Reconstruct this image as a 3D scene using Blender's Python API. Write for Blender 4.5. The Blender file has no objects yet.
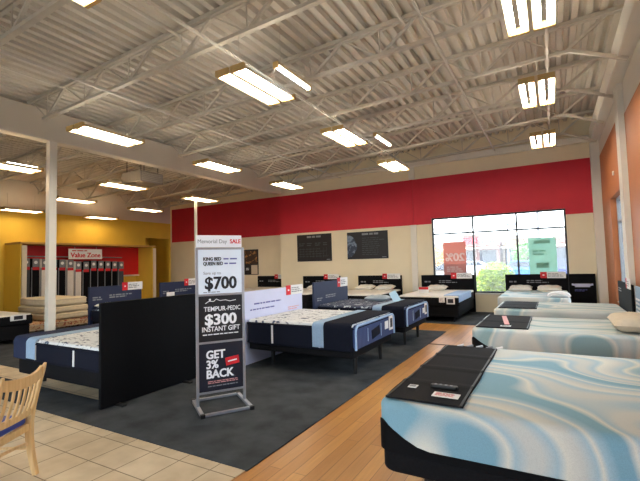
import bpy, bmesh, math, random
from mathutils import Vector, Matrix
random.seed(7)
SC = bpy.context.scene
COL = SC.collection
PI = math.pi

# ------------------------------------------------------------------ materials
def lin(r, g, b):
    f = lambda c: (c/255/12.92) if c/255 <= .04045 else ((c/255+.055)/1.055)**2.4
    return (f(r), f(g), f(b), 1)

class NT:
    def __init__(s, name):
        s.m = bpy.data.materials.new(name); s.m.use_nodes = True
        s.t = s.m.node_tree; s.b = s.t.nodes['Principled BSDF']; s.out = s.t.nodes['Material Output']
    def n(s, typ, **kw):
        nd = s.t.nodes.new(typ)
        for k, v in kw.items():
            if k in nd.inputs: nd.inputs[k].default_value = v
            else: setattr(nd, k, v)
        return nd
    def l(s, a, ao, b, bi): s.t.links.new(a.outputs[ao], b.inputs[bi])

def mat(name, col, rough=.6, var=.06, scale=12, bump=0, metal=0, spec=None, detail=3):
    k = NT(name); c = lin(*col)
    tc = k.n('ShaderNodeTexCoord'); nz = k.n('ShaderNodeTexNoise', Scale=scale, Detail=detail)
    k.l(tc, 'Object', nz, 'Vector')
    rp = k.n('ShaderNodeValToRGB')
    rp.color_ramp.elements[0].position = .3; rp.color_ramp.elements[1].position = .7
    rp.color_ramp.elements[0].color = tuple(x*(1-var) for x in c[:3])+(1,)
    rp.color_ramp.elements[1].color = tuple(min(1, x*(1+var)) for x in c[:3])+(1,)
    k.l(nz, 'Fac', rp, 'Fac'); k.l(rp, 'Color', k.b, 'Base Color')
    k.b.inputs['Roughness'].default_value = rough; k.b.inputs['Metallic'].default_value = metal
    if spec is not None: k.b.inputs['Specular IOR Level'].default_value = spec
    if bump:
        bp = k.n('ShaderNodeBump', Strength=bump, Distance=.01); k.l(nz, 'Fac', bp, 'Height'); k.l(bp, 'Normal', k.b, 'Normal')
    return k.m

def emit(name, col, s):
    k = NT(name); c = lin(*col)
    k.b.inputs['Base Color'].default_value = c
    k.b.inputs['Emission Color'].default_value = c; k.b.inputs['Emission Strength'].default_value = s
    return k.m

M = {}
M['deck'] = mat('painted_deck', (206, 199, 186), .55, .05, 3)
M['steel'] = mat('painted_joist', (194, 187, 174), .5, .06, 6)
M['bridge'] = mat('painted_rod', (215, 210, 200), .5, .03, 6)
M['cream'] = mat('cream_paint', (232, 220, 192), .75, .025, 2)
M['white'] = mat('white_paint', (226, 222, 212), .7, .025, 2)
M['beam'] = mat('beam_paint', (222, 214, 200), .7, .03, 2)
M['red'] = mat('red_paint', (196, 26, 50), .6, .05, 2)
M['yellow'] = mat('yellow_paint', (232, 196, 74), .7, .04, 2)
M['orange'] = mat('orange_paint', (178, 110, 68), .6, .05, 2)
M['redpanel'] = mat('red_panel', (208, 22, 28), .5, .05, 3)
M['black'] = mat('black_fabric', (20, 20, 23), .8, .2, 60, .1, spec=.12)
M['blackpanel'] = mat('black_panel', (10, 11, 15), .7, .1, 30, spec=.12)
M['blackmetal'] = mat('black_metal', (15, 15, 17), .45, .1, 20)
M['mat'] = mat('black_foot_mat', (26, 26, 30), .8, .15, 80, .15, spec=.12)
M['navy'] = mat('navy_fabric', (24, 27, 40), .85, .12, 60, .15, spec=.12)
M['navydark'] = mat('dark_navy_fabric', (20, 23, 36), .85, .12, 60, .15, spec=.12)
M['navyblanket'] = mat('slate_navy_blanket', (44, 52, 78), .85, .12, 60, .15, spec=.12)
M['navyboard'] = mat('navy_board', (27, 39, 72), .6, .06, 20)
M['lightblue'] = mat('light_blue_fabric', (142, 168, 196), .8, .06, 40)
M['piping'] = mat('light_blue_piping', (150, 178, 214), .7, .05, 40)
M['lavender'] = mat('lavender_board', (205, 210, 238), .5, .02, 5)
M['printblue'] = mat('blue_print', (90, 92, 160), .6, .05, 10)
M['pillow'] = mat('pillow_cotton', (226, 222, 214), .85, .04, 20, .1)
M['beigepillow'] = mat('beige_pillow', (206, 192, 170), .85, .05, 20, .1)
M['wtag'] = mat('white_card', (232, 232, 232), .6, .02, 10)
M['redtag'] = mat('red_card', (205, 28, 40), .55, .04, 10)
M['pinkcard'] = mat('pink_print', (214, 150, 150), .6, .05, 10)
M['grey'] = mat('grey_print', (120, 122, 128), .6, .1, 30)
M['silver'] = mat('brushed_silver', (178, 182, 192), .35, .05, 30, metal=.75)
M['signblue'] = mat('pale_blue_board', (226, 236, 250), .45, .02, 4)
M['signwhite'] = mat('white_board', (236, 238, 246), .5, .02, 4)
M['signblack'] = mat('black_board', (22, 22, 28), .45, .1, 10)
M['signnavy'] = mat('deep_navy_board', (20, 24, 40), .45, .1, 10)
M['inkblack'] = mat('black_ink', (22, 24, 34), .5, .05, 10)
M['inkwhite'] = mat('white_ink', (236, 236, 240), .5, .02, 10)
M['inkgrey'] = mat('grey_ink', (130, 134, 140), .5, .05, 10)
M['inkred'] = mat('red_ink', (205, 40, 55), .5, .05, 10)
M['lampbody'] = mat('lamp_housing', (214, 196, 160), .5, .05, 20)
M['lampend'] = mat('lamp_end_cap', (196, 164, 104), .5, .08, 20)
M['reflector'] = mat('lamp_reflector', (222, 204, 164), .4, .02, 20)
M['tube'] = emit('fluorescent_tube', (255, 246, 230), 29)
M['throwgrey'] = mat('grey_blue_throw', (158, 170, 178), .85, .06, 30)
M['cardblue'] = mat('bright_blue_card', (176, 212, 236), .6, .03, 10)
M['tubedim'] = emit('dim_fluorescent_tube', (255, 232, 196), 13)
M['strip'] = emit('strip_lamp', (245, 248, 255), 14)
M['frame'] = mat('dark_bronze_frame', (34, 34, 40), .4, .1, 20, metal=.3)
M['alu'] = mat('aluminium_frame', (170, 176, 184), .35, .05, 20, metal=.5)
M['heater'] = mat('heater_sheet', (176, 170, 158), .5, .05, 8)
M['chairwood'] = None
M['seatblue'] = mat('blue_vinyl', (42, 66, 150), .45, .08, 20)
M['matcream'] = mat('cream_ticking', (226, 212, 184), .85, .06, 14, .2)
M['wing'] = mat('white_edge_paint', (226, 216, 196), .6, .03, 8)
M['asphalt'] = mat('asphalt', (112, 110, 108), .9, .06, 3)
M['stucco'] = mat('pink_stucco', (136, 100, 94), .9, .06, 1)
M['stucco2'] = mat('tan_stucco', (132, 114, 98), .9, .06, 1)
M['shopdark'] = mat('shop_glass', (44, 52, 68), .2, .2, .5)
M['teal'] = mat('teal_sign', (90, 150, 146), .6, .05, 5)
M['bushstem'] = mat('bush_stem', (90, 72, 50), .9, .1, 10)
M['leaf'] = mat('yellow_green_leaf', (152, 176, 2), .7, .35, 3)
M['leafgreen'] = mat('green_leaf', (100, 150, 70), .7, .3, 3)
M['leafgold'] = mat('golden_leaf', (214, 170, 80), .7, .3, 3)
M['trunk'] = mat('tree_bark', (96, 76, 58), .9, .2, 10)
M['carblue'] = mat('blue_car_paint', (50, 110, 180), .25, .05, 2, spec=.6)
M['cardark'] = mat('navy_car_paint', (50, 60, 110), .25, .05, 2, spec=.6)
M['carwhite'] = mat('white_car_paint', (220, 222, 226), .25, .03, 2, spec=.6)
M['tyre'] = mat('tyre_rubber', (26, 26, 28), .8, .1, 30)
M['polegrey'] = mat('grey_pole', (120, 122, 128), .5, .05, 10)
M['leather'] = mat('charcoal_side', (70, 74, 80), .8, .1, 60, .1)

def wood_floor():
    k = NT('wood_planks'); tc = k.n('ShaderNodeTexCoord')
    mp = k.n('ShaderNodeMapping'); mp.inputs['Rotation'].default_value = (0, 0, PI/2)
    k.l(tc, 'Object', mp, 'Vector')
    br = k.n('ShaderNodeTexBrick', Scale=1.0); br.offset = .37
    br.inputs['Brick Width'].default_value = 1.1; br.inputs['Row Height'].default_value = .11
    br.inputs['Mortar Size'].default_value = .0018; br.inputs['Bias'].default_value = 0
    br.inputs['Color1'].default_value = lin(206, 152, 84); br.inputs['Color2'].default_value = lin(182, 128, 66)
    br.inputs['Mortar'].default_value = lin(96, 62, 34)
    k.l(mp, 'Vector', br, 'Vector')
    m2 = k.n('ShaderNodeMapping'); m2.inputs['Scale'].default_value = (22, 1.2, 1); k.l(tc, 'Object', m2, 'Vector')
    nz = k.n('ShaderNodeTexNoise', Scale=2.2, Detail=5); k.l(m2, 'Vector', nz, 'Vector')
    mx = k.n('ShaderNodeMix', data_type='RGBA', blend_type='MULTIPLY'); mx.inputs[0].default_value = .35
    rp = k.n('ShaderNodeValToRGB'); rp.color_ramp.elements[0].color = (.55, .55, .55, 1); rp.color_ramp.elements[0].position = .3; rp.color_ramp.elements[1].position = .7
    k.l(nz, 'Fac', rp, 'Fac'); k.t.links.new(br.outputs['Color'], mx.inputs[6]); k.t.links.new(rp.outputs['Color'], mx.inputs[7])
    k.t.links.new(mx.outputs[2], k.b.inputs['Base Color']); k.b.inputs['Roughness'].default_value = .33
    return k.m
M['floor'] = wood_floor()

def tile_floor():
    k = NT('beige_tile'); tc = k.n('ShaderNodeTexCoord')
    br = k.n('ShaderNodeTexBrick', Scale=1.0); br.offset = 0.0; br.squash = 1
    br.inputs['Brick Width'].default_value = .335; br.inputs['Row Height'].default_value = .335
    br.inputs['Mortar Size'].default_value = .005; br.inputs['Mortar Smooth'].default_value = .2
    br.inputs['Color1'].default_value = lin(214, 197, 168); br.inputs['Color2'].default_value = lin(204, 185, 154)
    br.inputs['Mortar'].default_value = lin(120, 100, 76)
    k.l(tc, 'Object', br, 'Vector')
    nz = k.n('ShaderNodeTexNoise', Scale=5, Detail=6); k.l(tc, 'Object', nz, 'Vector')
    mx = k.n('ShaderNodeMix', data_type='RGBA', blend_type='MULTIPLY'); mx.inputs[0].default_value = .6
    rp = k.n('ShaderNodeValToRGB'); rp.color_ramp.elements[0].color = (.72, .68, .62, 1); rp.color_ramp.elements[0].position = .35; rp.color_ramp.elements[1].position = .65
    k.l(nz, 'Fac', rp, 'Fac'); k.t.links.new(br.outputs['Color'], mx.inputs[6]); k.t.links.new(rp.outputs['Color'], mx.inputs[7])
    k.t.links.new(mx.outputs[2], k.b.inputs['Base Color']); k.b.inputs['Roughness'].default_value = .4
    bp = k.n('ShaderNodeBump', Strength=.4, Distance=.004); bp.invert = True
    k.l(br, 'Fac', bp, 'Height'); k.l(bp, 'Normal', k.b, 'Normal')
    return k.m
M['tile'] = tile_floor()

def carpet():
    k = NT('charcoal_carpet'); tc = k.n('ShaderNodeTexCoord')
    nz = k.n('ShaderNodeTexNoise', Scale=190, Detail=2); n2 = k.n('ShaderNodeTexNoise', Scale=3.5, Detail=4)
    k.l(tc, 'Object', nz, 'Vector'); k.l(tc, 'Object', n2, 'Vector')
    ad = k.n('ShaderNodeMath', operation='ADD'); k.l(nz, 'Fac', ad, 0); k.l(n2, 'Fac', ad, 1)
    rp = k.n('ShaderNodeValToRGB'); e = rp.color_ramp.elements
    dv = k.n('ShaderNodeMath', operation='MULTIPLY'); dv.inputs[1].default_value = .5; k.l(ad, 'Value', dv, 0)
    e[0].position = .32; e[0].color = lin(40, 44, 48); e[1].position = .68; e[1].color = lin(82, 86, 90)
    k.l(dv, 'Value', rp, 'Fac'); k.l(rp, 'Color', k.b, 'Base Color'); k.b.inputs['Roughness'].default_value = .95
    k.b.inputs['Specular IOR Level'].default_value = .15
    bp = k.n('ShaderNodeBump', Strength=.35, Distance=.004); k.l(nz, 'Fac', bp, 'Height'); k.l(bp, 'Normal', k.b, 'Normal')
    return k.m
M['carpet'] = carpet()

def swirl(name, seed, a, b, c, d):
    """marbled knit: long flowing bands of ivory and blue"""
    k = NT(name); tc = k.n('ShaderNodeTexCoord')
    mp = k.n('ShaderNodeMapping'); mp.inputs['Location'].default_value = (seed, seed*.7, 0); mp.inputs['Scale'].default_value = (1.0, 1.35, 1.2)
    mp.inputs['Rotation'].default_value = (0, 0, .5)
    k.l(tc, 'Object', mp, 'Vector')
    n1 = k.n('ShaderNodeTexNoise', Scale=1.0, Detail=.4); k.l(mp, 'Vector', n1, 'Vector')
    sb = k.n('ShaderNodeVectorMath', operation='SUBTRACT'); sb.inputs[1].default_value = (.5, .5, .5); k.l(n1, 'Color', sb, 0)
    sc = k.n('ShaderNodeVectorMath', operation='SCALE'); sc.inputs['Scale'].default_value = 2.1; k.l(sb, 'Vector', sc, 0)
    av = k.n('ShaderNodeVectorMath', operation='ADD'); k.l(mp, 'Vector', av, 0); k.l(sc, 'Vector', av, 1)
    wv = k.n('ShaderNodeTexWave', Scale=.34, Distortion=0); wv.bands_direction = 'Y'; wv.wave_profile = 'SAW'; k.l(av, 'Vector', wv, 'Vector')
    rp = k.n('ShaderNodeValToRGB'); cr = rp.color_ramp
    cr.elements[0].position = 0; cr.elements[0].color = lin(*a)
    cr.elements[1].position = 1; cr.elements[1].color = lin(*a)
    for p, q in ((.10, b), (.17, d), (.30, a), (.42, b), (.47, d), (.52, b), (.62, c), (.74, c), (.80, d), (.84, b), (.92, a)):
        e = cr.elements.new(p); e.color = lin(*q)
    k.l(wv, 'Fac', rp, 'Fac')
    # knit streaks
    kn = k.n('ShaderNodeTexNoise', Scale=260, Detail=1); k.l(tc, 'Object', kn, 'Vector')
    mx = k.n('ShaderNodeMix', data_type='RGBA', blend_type='MULTIPLY'); mx.inputs[0].default_value = .25
    r2 = k.n('ShaderNodeValToRGB'); r2.color_ramp.elements[0].color = (.6, .6, .6, 1); r2.color_ramp.elements[0].position = .35; r2.color_ramp.elements[1].position = .6
    k.l(kn, 'Fac', r2, 'Fac'); k.t.links.new(rp.outputs['Color'], mx.inputs[6]); k.t.links.new(r2.outputs['Color'], mx.inputs[7])
    k.t.links.new(mx.outputs[2], k.b.inputs['Base Color'])
    k.b.inputs['Roughness'].default_value = .7; k.b.inputs['Specular IOR Level'].default_value = .3
    bp = k.n('ShaderNodeBump', Strength=.12, Distance=.004); k.l(kn, 'Fac', bp, 'Height'); k.l(bp, 'Normal', k.b, 'Normal')
    return k.m
M['swirl1'] = swirl('blue_marbled_knit', 3.1, (204, 208, 204), (168, 196, 208), (128, 172, 192), (222, 222, 212))
M['swirl2'] = swirl('grey_teal_marbled_knit', 9.3, (200, 206, 204), (176, 196, 200), (140, 170, 176), (214, 214, 206))
M['swirl3'] = swirl('pale_marbled_knit', 15.7, (206, 212, 212), (182, 200, 204), (146, 178, 190), (216, 218, 212))

def blotch(name, base, spot, scale, th):
    k = NT(name); tc = k.n('ShaderNodeTexCoord')
    mp = k.n('ShaderNodeMapping'); mp.inputs['Scale'].default_value = (1, 1.7, 1); k.l(tc, 'Object', mp, 'Vector')
    nz = k.n('ShaderNodeTexNoise', Scale=scale, Detail=2, Distortion=1.2); k.l(mp, 'Vector', nz, 'Vector')
    rp = k.n('ShaderNodeValToRGB'); e = rp.color_ramp.elements
    e[0].position = th-.03; e[0].color = lin(*base); e[1].position = th+.03; e[1].color = lin(*spot)
    k.l(nz, 'Fac', rp, 'Fac'); k.l(rp, 'Color', k.b, 'Base Color'); k.b.inputs['Roughness'].default_value = .85
    bp = k.n('ShaderNodeBump', Strength=.5, Distance=.012); k.l(nz, 'Fac', bp, 'Height'); k.l(bp, 'Normal', k.b, 'Normal')
    return k.m
M['floral'] = blotch('white_knit_with_navy_leaves', (214, 217, 220), (74, 86, 112), 9, .60)
M['floralnavy'] = blotch('navy_knit_with_white_leaves', (52, 60, 84), (190, 198, 208), 8, .60)
M['floralred'] = blotch('cream_ticking_with_red_flowers', (196, 170, 136), (150, 70, 56), 10, .55)

def stripes():
    k = NT('blue_striped_knit'); tc = k.n('ShaderNodeTexCoord')
    w = k.n('ShaderNodeTexWave', Scale=7.0, Distortion=0); w.bands_direction = 'Y'; k.l(tc, 'Object', w, 'Vector')
    rp = k.n('ShaderNodeValToRGB'); e = rp.color_ramp.elements
    e[0].position = .35; e[0].color = lin(34, 48, 86); e[1].position = .6; e[1].color = lin(54, 74, 122)
    k.l(w, 'Fac', rp, 'Fac'); k.l(rp, 'Color', k.b, 'Base Color'); k.b.inputs['Roughness'].default_value = .8
    return k.m
M['stripes'] = stripes()

def chairwood():
    k = NT('maple_wood'); tc = k.n('ShaderNodeTexCoord')
    mp = k.n('ShaderNodeMapping'); mp.inputs['Scale'].default_value = (30, 30, 2.2); k.l(tc, 'Object', mp, 'Vector')
    nz = k.n('ShaderNodeTexNoise', Scale=1.6, Detail=4); k.l(mp, 'Vector', nz, 'Vector')
    rp = k.n('ShaderNodeValToRGB'); e = rp.color_ramp.elements
    e[0].position = .3; e[0].color = lin(206, 168, 112); e[1].position = .7; e[1].color = lin(226, 192, 140)
    k.l(nz, 'Fac', rp, 'Fac'); k.l(rp, 'Color', k.b, 'Base Color'); k.b.inputs['Roughness'].default_value = .35
    return k.m
M['chairwood'] = chairwood()

def glass():
    k = NT('window_glass')
    tr = k.n('ShaderNodeBsdfTransparent'); tr.inputs['Color'].default_value = (.93, .96, .96, 1)
    gl = k.n('ShaderNodeBsdfGlossy', Roughness=.02)
    fz = k.n('ShaderNodeFresnel', IOR=1.45); mx = k.n('ShaderNodeMixShader')
    k.l(fz, 'Fac', mx, 0); k.l(tr, 'BSDF', mx, 1); k.l(gl, 'BSDF', mx, 2)
    tl = k.n('ShaderNodeBsdfTranslucent', Color=(.95, .96, 1, 1)); m2 = k.n('ShaderNodeMixShader'); m2.inputs[0].default_value = .05   # pale veil mixed into the glass to imitate overexposed haze
    k.l(mx, 'Shader', m2, 1); k.l(tl, 'BSDF', m2, 2); k.l(m2, 'Shader', k.out, 'Surface')
    return k.m
M['glass'] = glass()

def translucent(name, col, tcol=None):
    k = NT(name); c = lin(*col)
    df = k.n('ShaderNodeBsdfDiffuse', Color=c); tl = k.n('ShaderNodeBsdfTranslucent', Color=c); mx = k.n('ShaderNodeMixShader'); mx.inputs[0].default_value = .5
    k.l(df, 'BSDF', mx, 1); k.l(tl, 'BSDF', mx, 2)
    tp = k.n('ShaderNodeBsdfTransparent', Color=c); m2 = k.n('ShaderNodeMixShader'); m2.inputs[0].default_value = .22
    k.l(mx, 'Shader', m2, 1); k.l(tp, 'BSDF', m2, 2); k.l(m2, 'Shader', k.out, 'Surface')
    return k.m
M['posterpink'] = translucent('pink_window_film', (226, 172, 162))
M['posterpink2'] = translucent('pale_pink_window_film', (232, 190, 186))
M['postergreen'] = translucent('green_window_film', (196, 226, 214))
M['postergreen2'] = translucent('dark_green_window_film', (176, 214, 200))
M['posterwhite'] = translucent('white_window_film', (255, 252, 252))

# ------------------------------------------------------------------ mesh helpers
def B(): return bmesh.new()

def box(bm, x0, x1, y0, y1, z0, z1, bev=0, seg=2):
    t = bmesh.new(); bmesh.ops.create_cube(t, size=1)
    for v in t.verts: v.co = Vector(((x0+x1)/2+v.co.x*(x1-x0), (y0+y1)/2+v.co.y*(y1-y0), (z0+z1)/2+v.co.z*(z1-z0)))
    if bev:
        bev = min(bev, .49*min(abs(x1-x0), abs(y1-y0), abs(z1-z0)))
        bmesh.ops.bevel(t, geom=t.edges[:], offset=bev, segments=seg, affect='EDGES', profile=.5)
    merge(bm, t); return bm

def merge(bm, t):
    me = bpy.data.meshes.new('tmp'); t.to_mesh(me); t.free(); bm.from_mesh(me); bpy.data.meshes.remove(me)

def bar(bm, p, q, w, h=None, up=(0, 0, 1), bev=0):
    """rectangular bar from p to q, w across, h along 'up'"""
    p, q = Vector(p), Vector(q); d = (q-p).normalized(); h = h or w
    u = Vector(up); s = d.cross(u)
    if s.length < 1e-4: s = d.cross(Vector((1, 0, 0)))
    s.normalize(); u = s.cross(d)
    t = bmesh.new(); bmesh.ops.create_cube(t, size=1); L = (q-p).length; c = (p+q)/2
    for v in t.verts: v.co = c+d*(v.co.x*L)+s*(v.co.y*w)+u*(v.co.z*h)
    if bev: bmesh.ops.bevel(t, geom=t.edges[:], offset=bev, segments=2, affect='EDGES', profile=.5)
    merge(bm, t); return bm

def tube(bm, pts, r, n=10, cap=True, r2=None):
    pts = [Vector(p) for p in pts]; rings = []
    for i, p in enumerate(pts):
        d = (pts[min(i+1, len(pts)-1)]-pts[max(i-1, 0)]).normalized()
        a = d.cross(Vector((0, 0, 1)));
        if a.length < 1e-3: a = Vector((1, 0, 0))
        a.normalize(); b = d.cross(a)
        rr = r if r2 is None else r+(r2-r)*i/(len(pts)-1)
        rings.append([bm.verts.new(p+a*(rr*math.cos(2*PI*k/n))+b*(rr*math.sin(2*PI*k/n))) for k in range(n)])
    for i in range(len(rings)-1):
        for k in range(n): bm.faces.new((rings[i][k], rings[i][(k+1) % n], rings[i+1][(k+1) % n], rings[i+1][k]))
    if cap: bm.faces.new(rings[0][::-1]); bm.faces.new(rings[-1])
    return bm

def sweep(bm, pts, w, h, side):
    """rectangle swept along pts; 'side' = direction of w"""
    pts = [Vector(p) for p in pts]; s = Vector(side).normalized(); rings = []
    for i, p in enumerate(pts):
        d = (pts[min(i+1, len(pts)-1)]-pts[max(i-1, 0)]).normalized()
        u = d.cross(s).normalized(); ww = w[i] if isinstance(w, (list, tuple)) else w; hh = h[i] if isinstance(h, (list, tuple)) else h
        c = .22
        prof = [(-1, -1+c), (-1+c, -1), (1-c, -1), (1, -1+c), (1, 1-c), (1-c, 1), (-1+c, 1), (-1, 1-c)]
        rings.append([bm.verts.new(p+s*(a*ww/2)+u*(b*hh/2)) for a, b in prof])
    n = 8
    for i in range(len(rings)-1):
        for k in range(n): bm.faces.new((rings[i][k], rings[i][(k+1) % n], rings[i+1][(k+1) % n], rings[i+1][k]))
    bm.faces.new(rings[0][::-1]); bm.faces.new(rings[-1]); return bm

def rrect(x0, x1, y0, y1, r, n=6, per=1):
    """rounded rectangle outline, with points along the straight edges"""
    out = []; cs = [(x1-r, y0+r, -90), (x1-r, y1-r, 0), (x0+r, y1-r, 90), (x0+r, y0+r, 180)]
    for i, (cx, cy, a0) in enumerate(cs):
        for k in range(n+1):
            a = math.radians(a0+90*k/n); out.append((cx+r*math.cos(a), cy+r*math.sin(a)))
        nx, ny, na = cs[(i+1) % 4]
        a = math.radians(na); q = (nx+r*math.cos(a), ny+r*math.sin(a)); p = out[-1]
        for k in range(1, per): out.append((p[0]+(q[0]-p[0])*k/per, p[1]+(q[1]-p[1])*k/per))
    return out

def loft(bm, rings, captop=True, capbot=True):
    R = [[bm.verts.new(p) for p in r] for r in rings]; n = len(R[0])
    for i in range(len(R)-1):
        for k in range(n): bm.faces.new((R[i][k], R[i][(k+1) % n], R[i+1][(k+1) % n], R[i+1][k]))
    if capbot: bm.faces.new(R[0][::-1])
    if captop: bm.faces.new(R[-1])
    return bm

def slab(bm, x0, x1, y0, y1, z0, z1, rc=.07, re=.04, seg=4, crown=.0):
    """soft rectangular block: rounded plan corners and rounded edges top and bottom"""
    rings = []; 
    for k in range(seg+1):
        a = PI/2*k/seg; ins = re*(1-math.sin(a)); z = z0+re*(1-math.cos(a))
        rings.append([(x, y, z) for x, y in rrect(x0+ins, x1-ins, y0+ins, y1-ins, max(.005, rc-ins))])
    for k in range(seg+1):
        a = PI/2*k/seg; ins = re*(1-math.cos(a)); z = z1-re*(1-math.sin(a))
        rings.append([(x, y, z) for x, y in rrect(x0+ins, x1-ins, y0+ins, y1-ins, max(.005, rc-ins))])
    if crown:
        for f in (.25, .6):
            i2 = re+f*.45*min(x1-x0, y1-y0)
            rings.append([(x, y, z1+crown*math.sin(f*PI/2)) for x, y in rrect(x0+i2, x1-i2, y0+i2, y1-i2, max(.005, rc*.5))])
    return loft(bm, rings)

def pillow_bm(cx, cy, cz, lx, ly, h, rz=0, tilt=0):
    bm = B(); n = 14; top = {}; bot = {}
    Rm = Matrix.Rotation(rz, 4, 'Z') @ Matrix.Rotation(tilt, 4, 'X')
    for i in range(n+1):
        for j in range(n+1):
            u = -1+2*i/n; v = -1+2*j/n
            e = max(0, (1-abs(u)**3.6)*(1-abs(v)**3.6))**.5
            pin = 1-.07*(1-abs(abs(u)-abs(v)))*0 - .06*(abs(u)*(1-v*v)*0+0)
            sx = 1-.05*(1-v*v)**1 if abs(u) > .99 else 1
            x = u*lx/2*(1-.05*(v*v)*0); y = v*ly/2
            x *= 1-.06*(1-abs(v)**2)*abs(u)**3 ; y *= 1-.06*(1-abs(u)**2)*abs(v)**3
            wr = .006*math.sin(9*u+4*v)*e
            for s, D in ((1, top), (-1, bot)):
                if s == -1 and (i in (0, n) or j in (0, n)): D[i, j] = top[i, j]; continue
                p = Rm @ Vector((x, y, s*e*h/2+wr)); D[i, j] = bm.verts.new((cx+p.x, cy+p.y, cz+p.z))
    for i in range(n):
        for j in range(n):
            bm.faces.new((top[i, j], top[i+1, j], top[i+1, j+1], top[i, j+1]))
            bm.faces.new((bot[i, j], bot[i, j+1], bot[i+1, j+1], bot[i+1, j]))
    return bm

def drape(bm, x0, x1, y0, y1, zt, drop0, drop1, r=.06, th=.012, n=6, zdip=0):
    """cloth band laid over a bed along Y: hangs drop0 on the y0 side and drop1 on the y1 side"""
    prof = []
    if drop0: prof += [(y0-th, zt-drop0), (y0-th, zt-r)]
    for k in range(n+1):
        a = PI-PI/2*k/n; prof.append((y0-th+r+r*math.cos(a), zt+th-r+r*math.sin(a)))
    for k in range(n+1):
        a = PI/2-PI/2*k/n; prof.append((y1+th-r+r*math.cos(a), zt+th-r+r*math.sin(a)))
    if drop1: prof += [(y1+th, zt-r), (y1+th, zt-drop1)]
    inner = []
    m = len(prof)
    for i, (y, z) in enumerate(prof):
        a = prof[max(0, i-1)]; b = prof[min(m-1, i+1)]; ty, tz = b[0]-a[0], b[1]-a[1]; L = math.hypot(ty, tz) or 1
        inner.append((y+tz/L*th*.9, z-ty/L*th*.9))
    loop = prof+inner[::-1]
    ra = [bm.verts.new((x0, y, z)) for y, z in loop]; rb = [bm.verts.new((x1, y, z)) for y, z in loop]
    L = len(loop)
    for k in range(L): bm.faces.new((ra[k], ra[(k+1) % L], rb[(k+1) % L], rb[k]))
    for k in range(m-1):
        o = L-1-k
        bm.faces.new((ra[k+1], ra[k], ra[o], ra[o-1])); bm.faces.new((rb[k], rb[k+1], rb[o-1], rb[o]))
    return bm

# ------------------------------------------------------------------ object helpers
def rootloc(o):
    while o.parent: o = o.parent
    return o.location

def part(name, bm, m, parent, local=False, smooth=False, label=None, kind=None):
    bmesh.ops.recalc_face_normals(bm, faces=bm.faces[:])
    if not local: bmesh.ops.translate(bm, verts=bm.verts[:], vec=-Vector(rootloc(parent)))
    me = bpy.data.meshes.new(name); bm.to_mesh(me); bm.free()
    me.materials.append(M[m] if isinstance(m, str) else m)
    if smooth: 
        me.polygons.foreach_set('use_smooth', [True]*len(me.polygons)); me.set_sharp_from_angle(angle=math.radians(40))
    o = bpy.data.objects.new(name, me); COL.objects.link(o); o.parent = parent
    if label: o['label'] = label
    if kind: o['kind'] = kind
    return o

def tag(o, label=None, cat=None, group=None, kind=None):
    for k, v in (('label', label), ('category', cat), ('group', group), ('kind', kind)):
        if v: o[k] = v
    return o

def thing(name, loc, label, cat, group=None, rz=0, kind=None):
    o = bpy.data.objects.new(name, None); o.empty_display_size = .1; COL.objects.link(o); o.location = loc; o.rotation_euler = (0, 0, rz)
    return tag(o, label, cat, group, kind)

def solo(name, bm, m, label=None, cat=None, group=None, kind=None, smooth=False):
    bmesh.ops.recalc_face_normals(bm, faces=bm.faces[:])
    xs = [v.co.x for v in bm.verts]; ys = [v.co.y for v in bm.verts]; zs = [v.co.z for v in bm.verts]
    c = Vector(((min(xs)+max(xs))/2, (min(ys)+max(ys))/2, min(zs)))
    if kind == 'structure': c = Vector((0, 0, 0))
    bmesh.ops.translate(bm, verts=bm.verts[:], vec=-c)
    me = bpy.data.meshes.new(name); bm.to_mesh(me); bm.free(); me.materials.append(M[m])
    if smooth:
        me.polygons.foreach_set('use_smooth', [True]*len(me.polygons)); me.set_sharp_from_angle(angle=math.radians(40))
    o = bpy.data.objects.new(name, me); COL.objects.link(o); o.location = c
    return tag(o, label, cat, group, kind)

def struct(name, bm, m, label=None): return solo(name, bm, m, label=label, kind='structure')

def dup(root, loc, rz=None, label=None, group=None):
    r = root.copy(); COL.objects.link(r); r.location = loc
    if rz is not None: r.rotation_euler = (0, 0, rz)
    if label: r['label'] = label
    if group: r['group'] = group
    for ch in list(root.children):
        c = ch.copy(); COL.objects.link(c); c.parent = r
        for g in list(ch.children):
            d = g.copy(); COL.objects.link(d); d.parent = c
    return r

def lettering(s, size, origin, xd, yd, m, parent, align='CENTER', bold=.0, depth=.0015, sx=1, name='lettering', local=False):
    """text laid on the plane (xd, yd) with its normal towards the reader"""
    cu = bpy.data.curves.new(name, 'FONT'); cu.body = s; cu.size = size; cu.align_x = align; cu.align_y = 'CENTER'
    cu.offset = bold*size; cu.extrude = depth/2; cu.resolution_u = 3
    t = bpy.data.objects.new('t', cu); COL.objects.link(t)
    dg = bpy.context.evaluated_depsgraph_get(); me = bpy.data.meshes.new_from_object(t.evaluated_get(dg))
    bpy.data.objects.remove(t); bpy.data.curves.remove(cu)
    if bold >= .02:
        nb = bmesh.new(); nb.from_mesh(me); g = bmesh.ops.duplicate(nb, geom=nb.verts[:]+nb.edges[:]+nb.faces[:])
        bmesh.ops.translate(nb, verts=[v for v in g['geom'] if isinstance(v, bmesh.types.BMVert)], vec=(size*.035, 0, -.0001)); nb.to_mesh(me); nb.free()
    X = Vector(xd).normalized(); Y = Vector(yd).normalized(); N = X.cross(Y); o = Vector(origin)
    off = Vector((0, 0, 0)) if local else Vector(rootloc(parent))
    for v in me.vertices: v.co = o-off+X*(v.co.x*sx)+Y*v.co.y+N*(v.co.z+depth/2)
    me.materials.clear(); me.materials.append(M[m])
    ob = bpy.data.objects.new(name, me); COL.objects.link(ob); ob.parent = parent
    return ob

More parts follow.
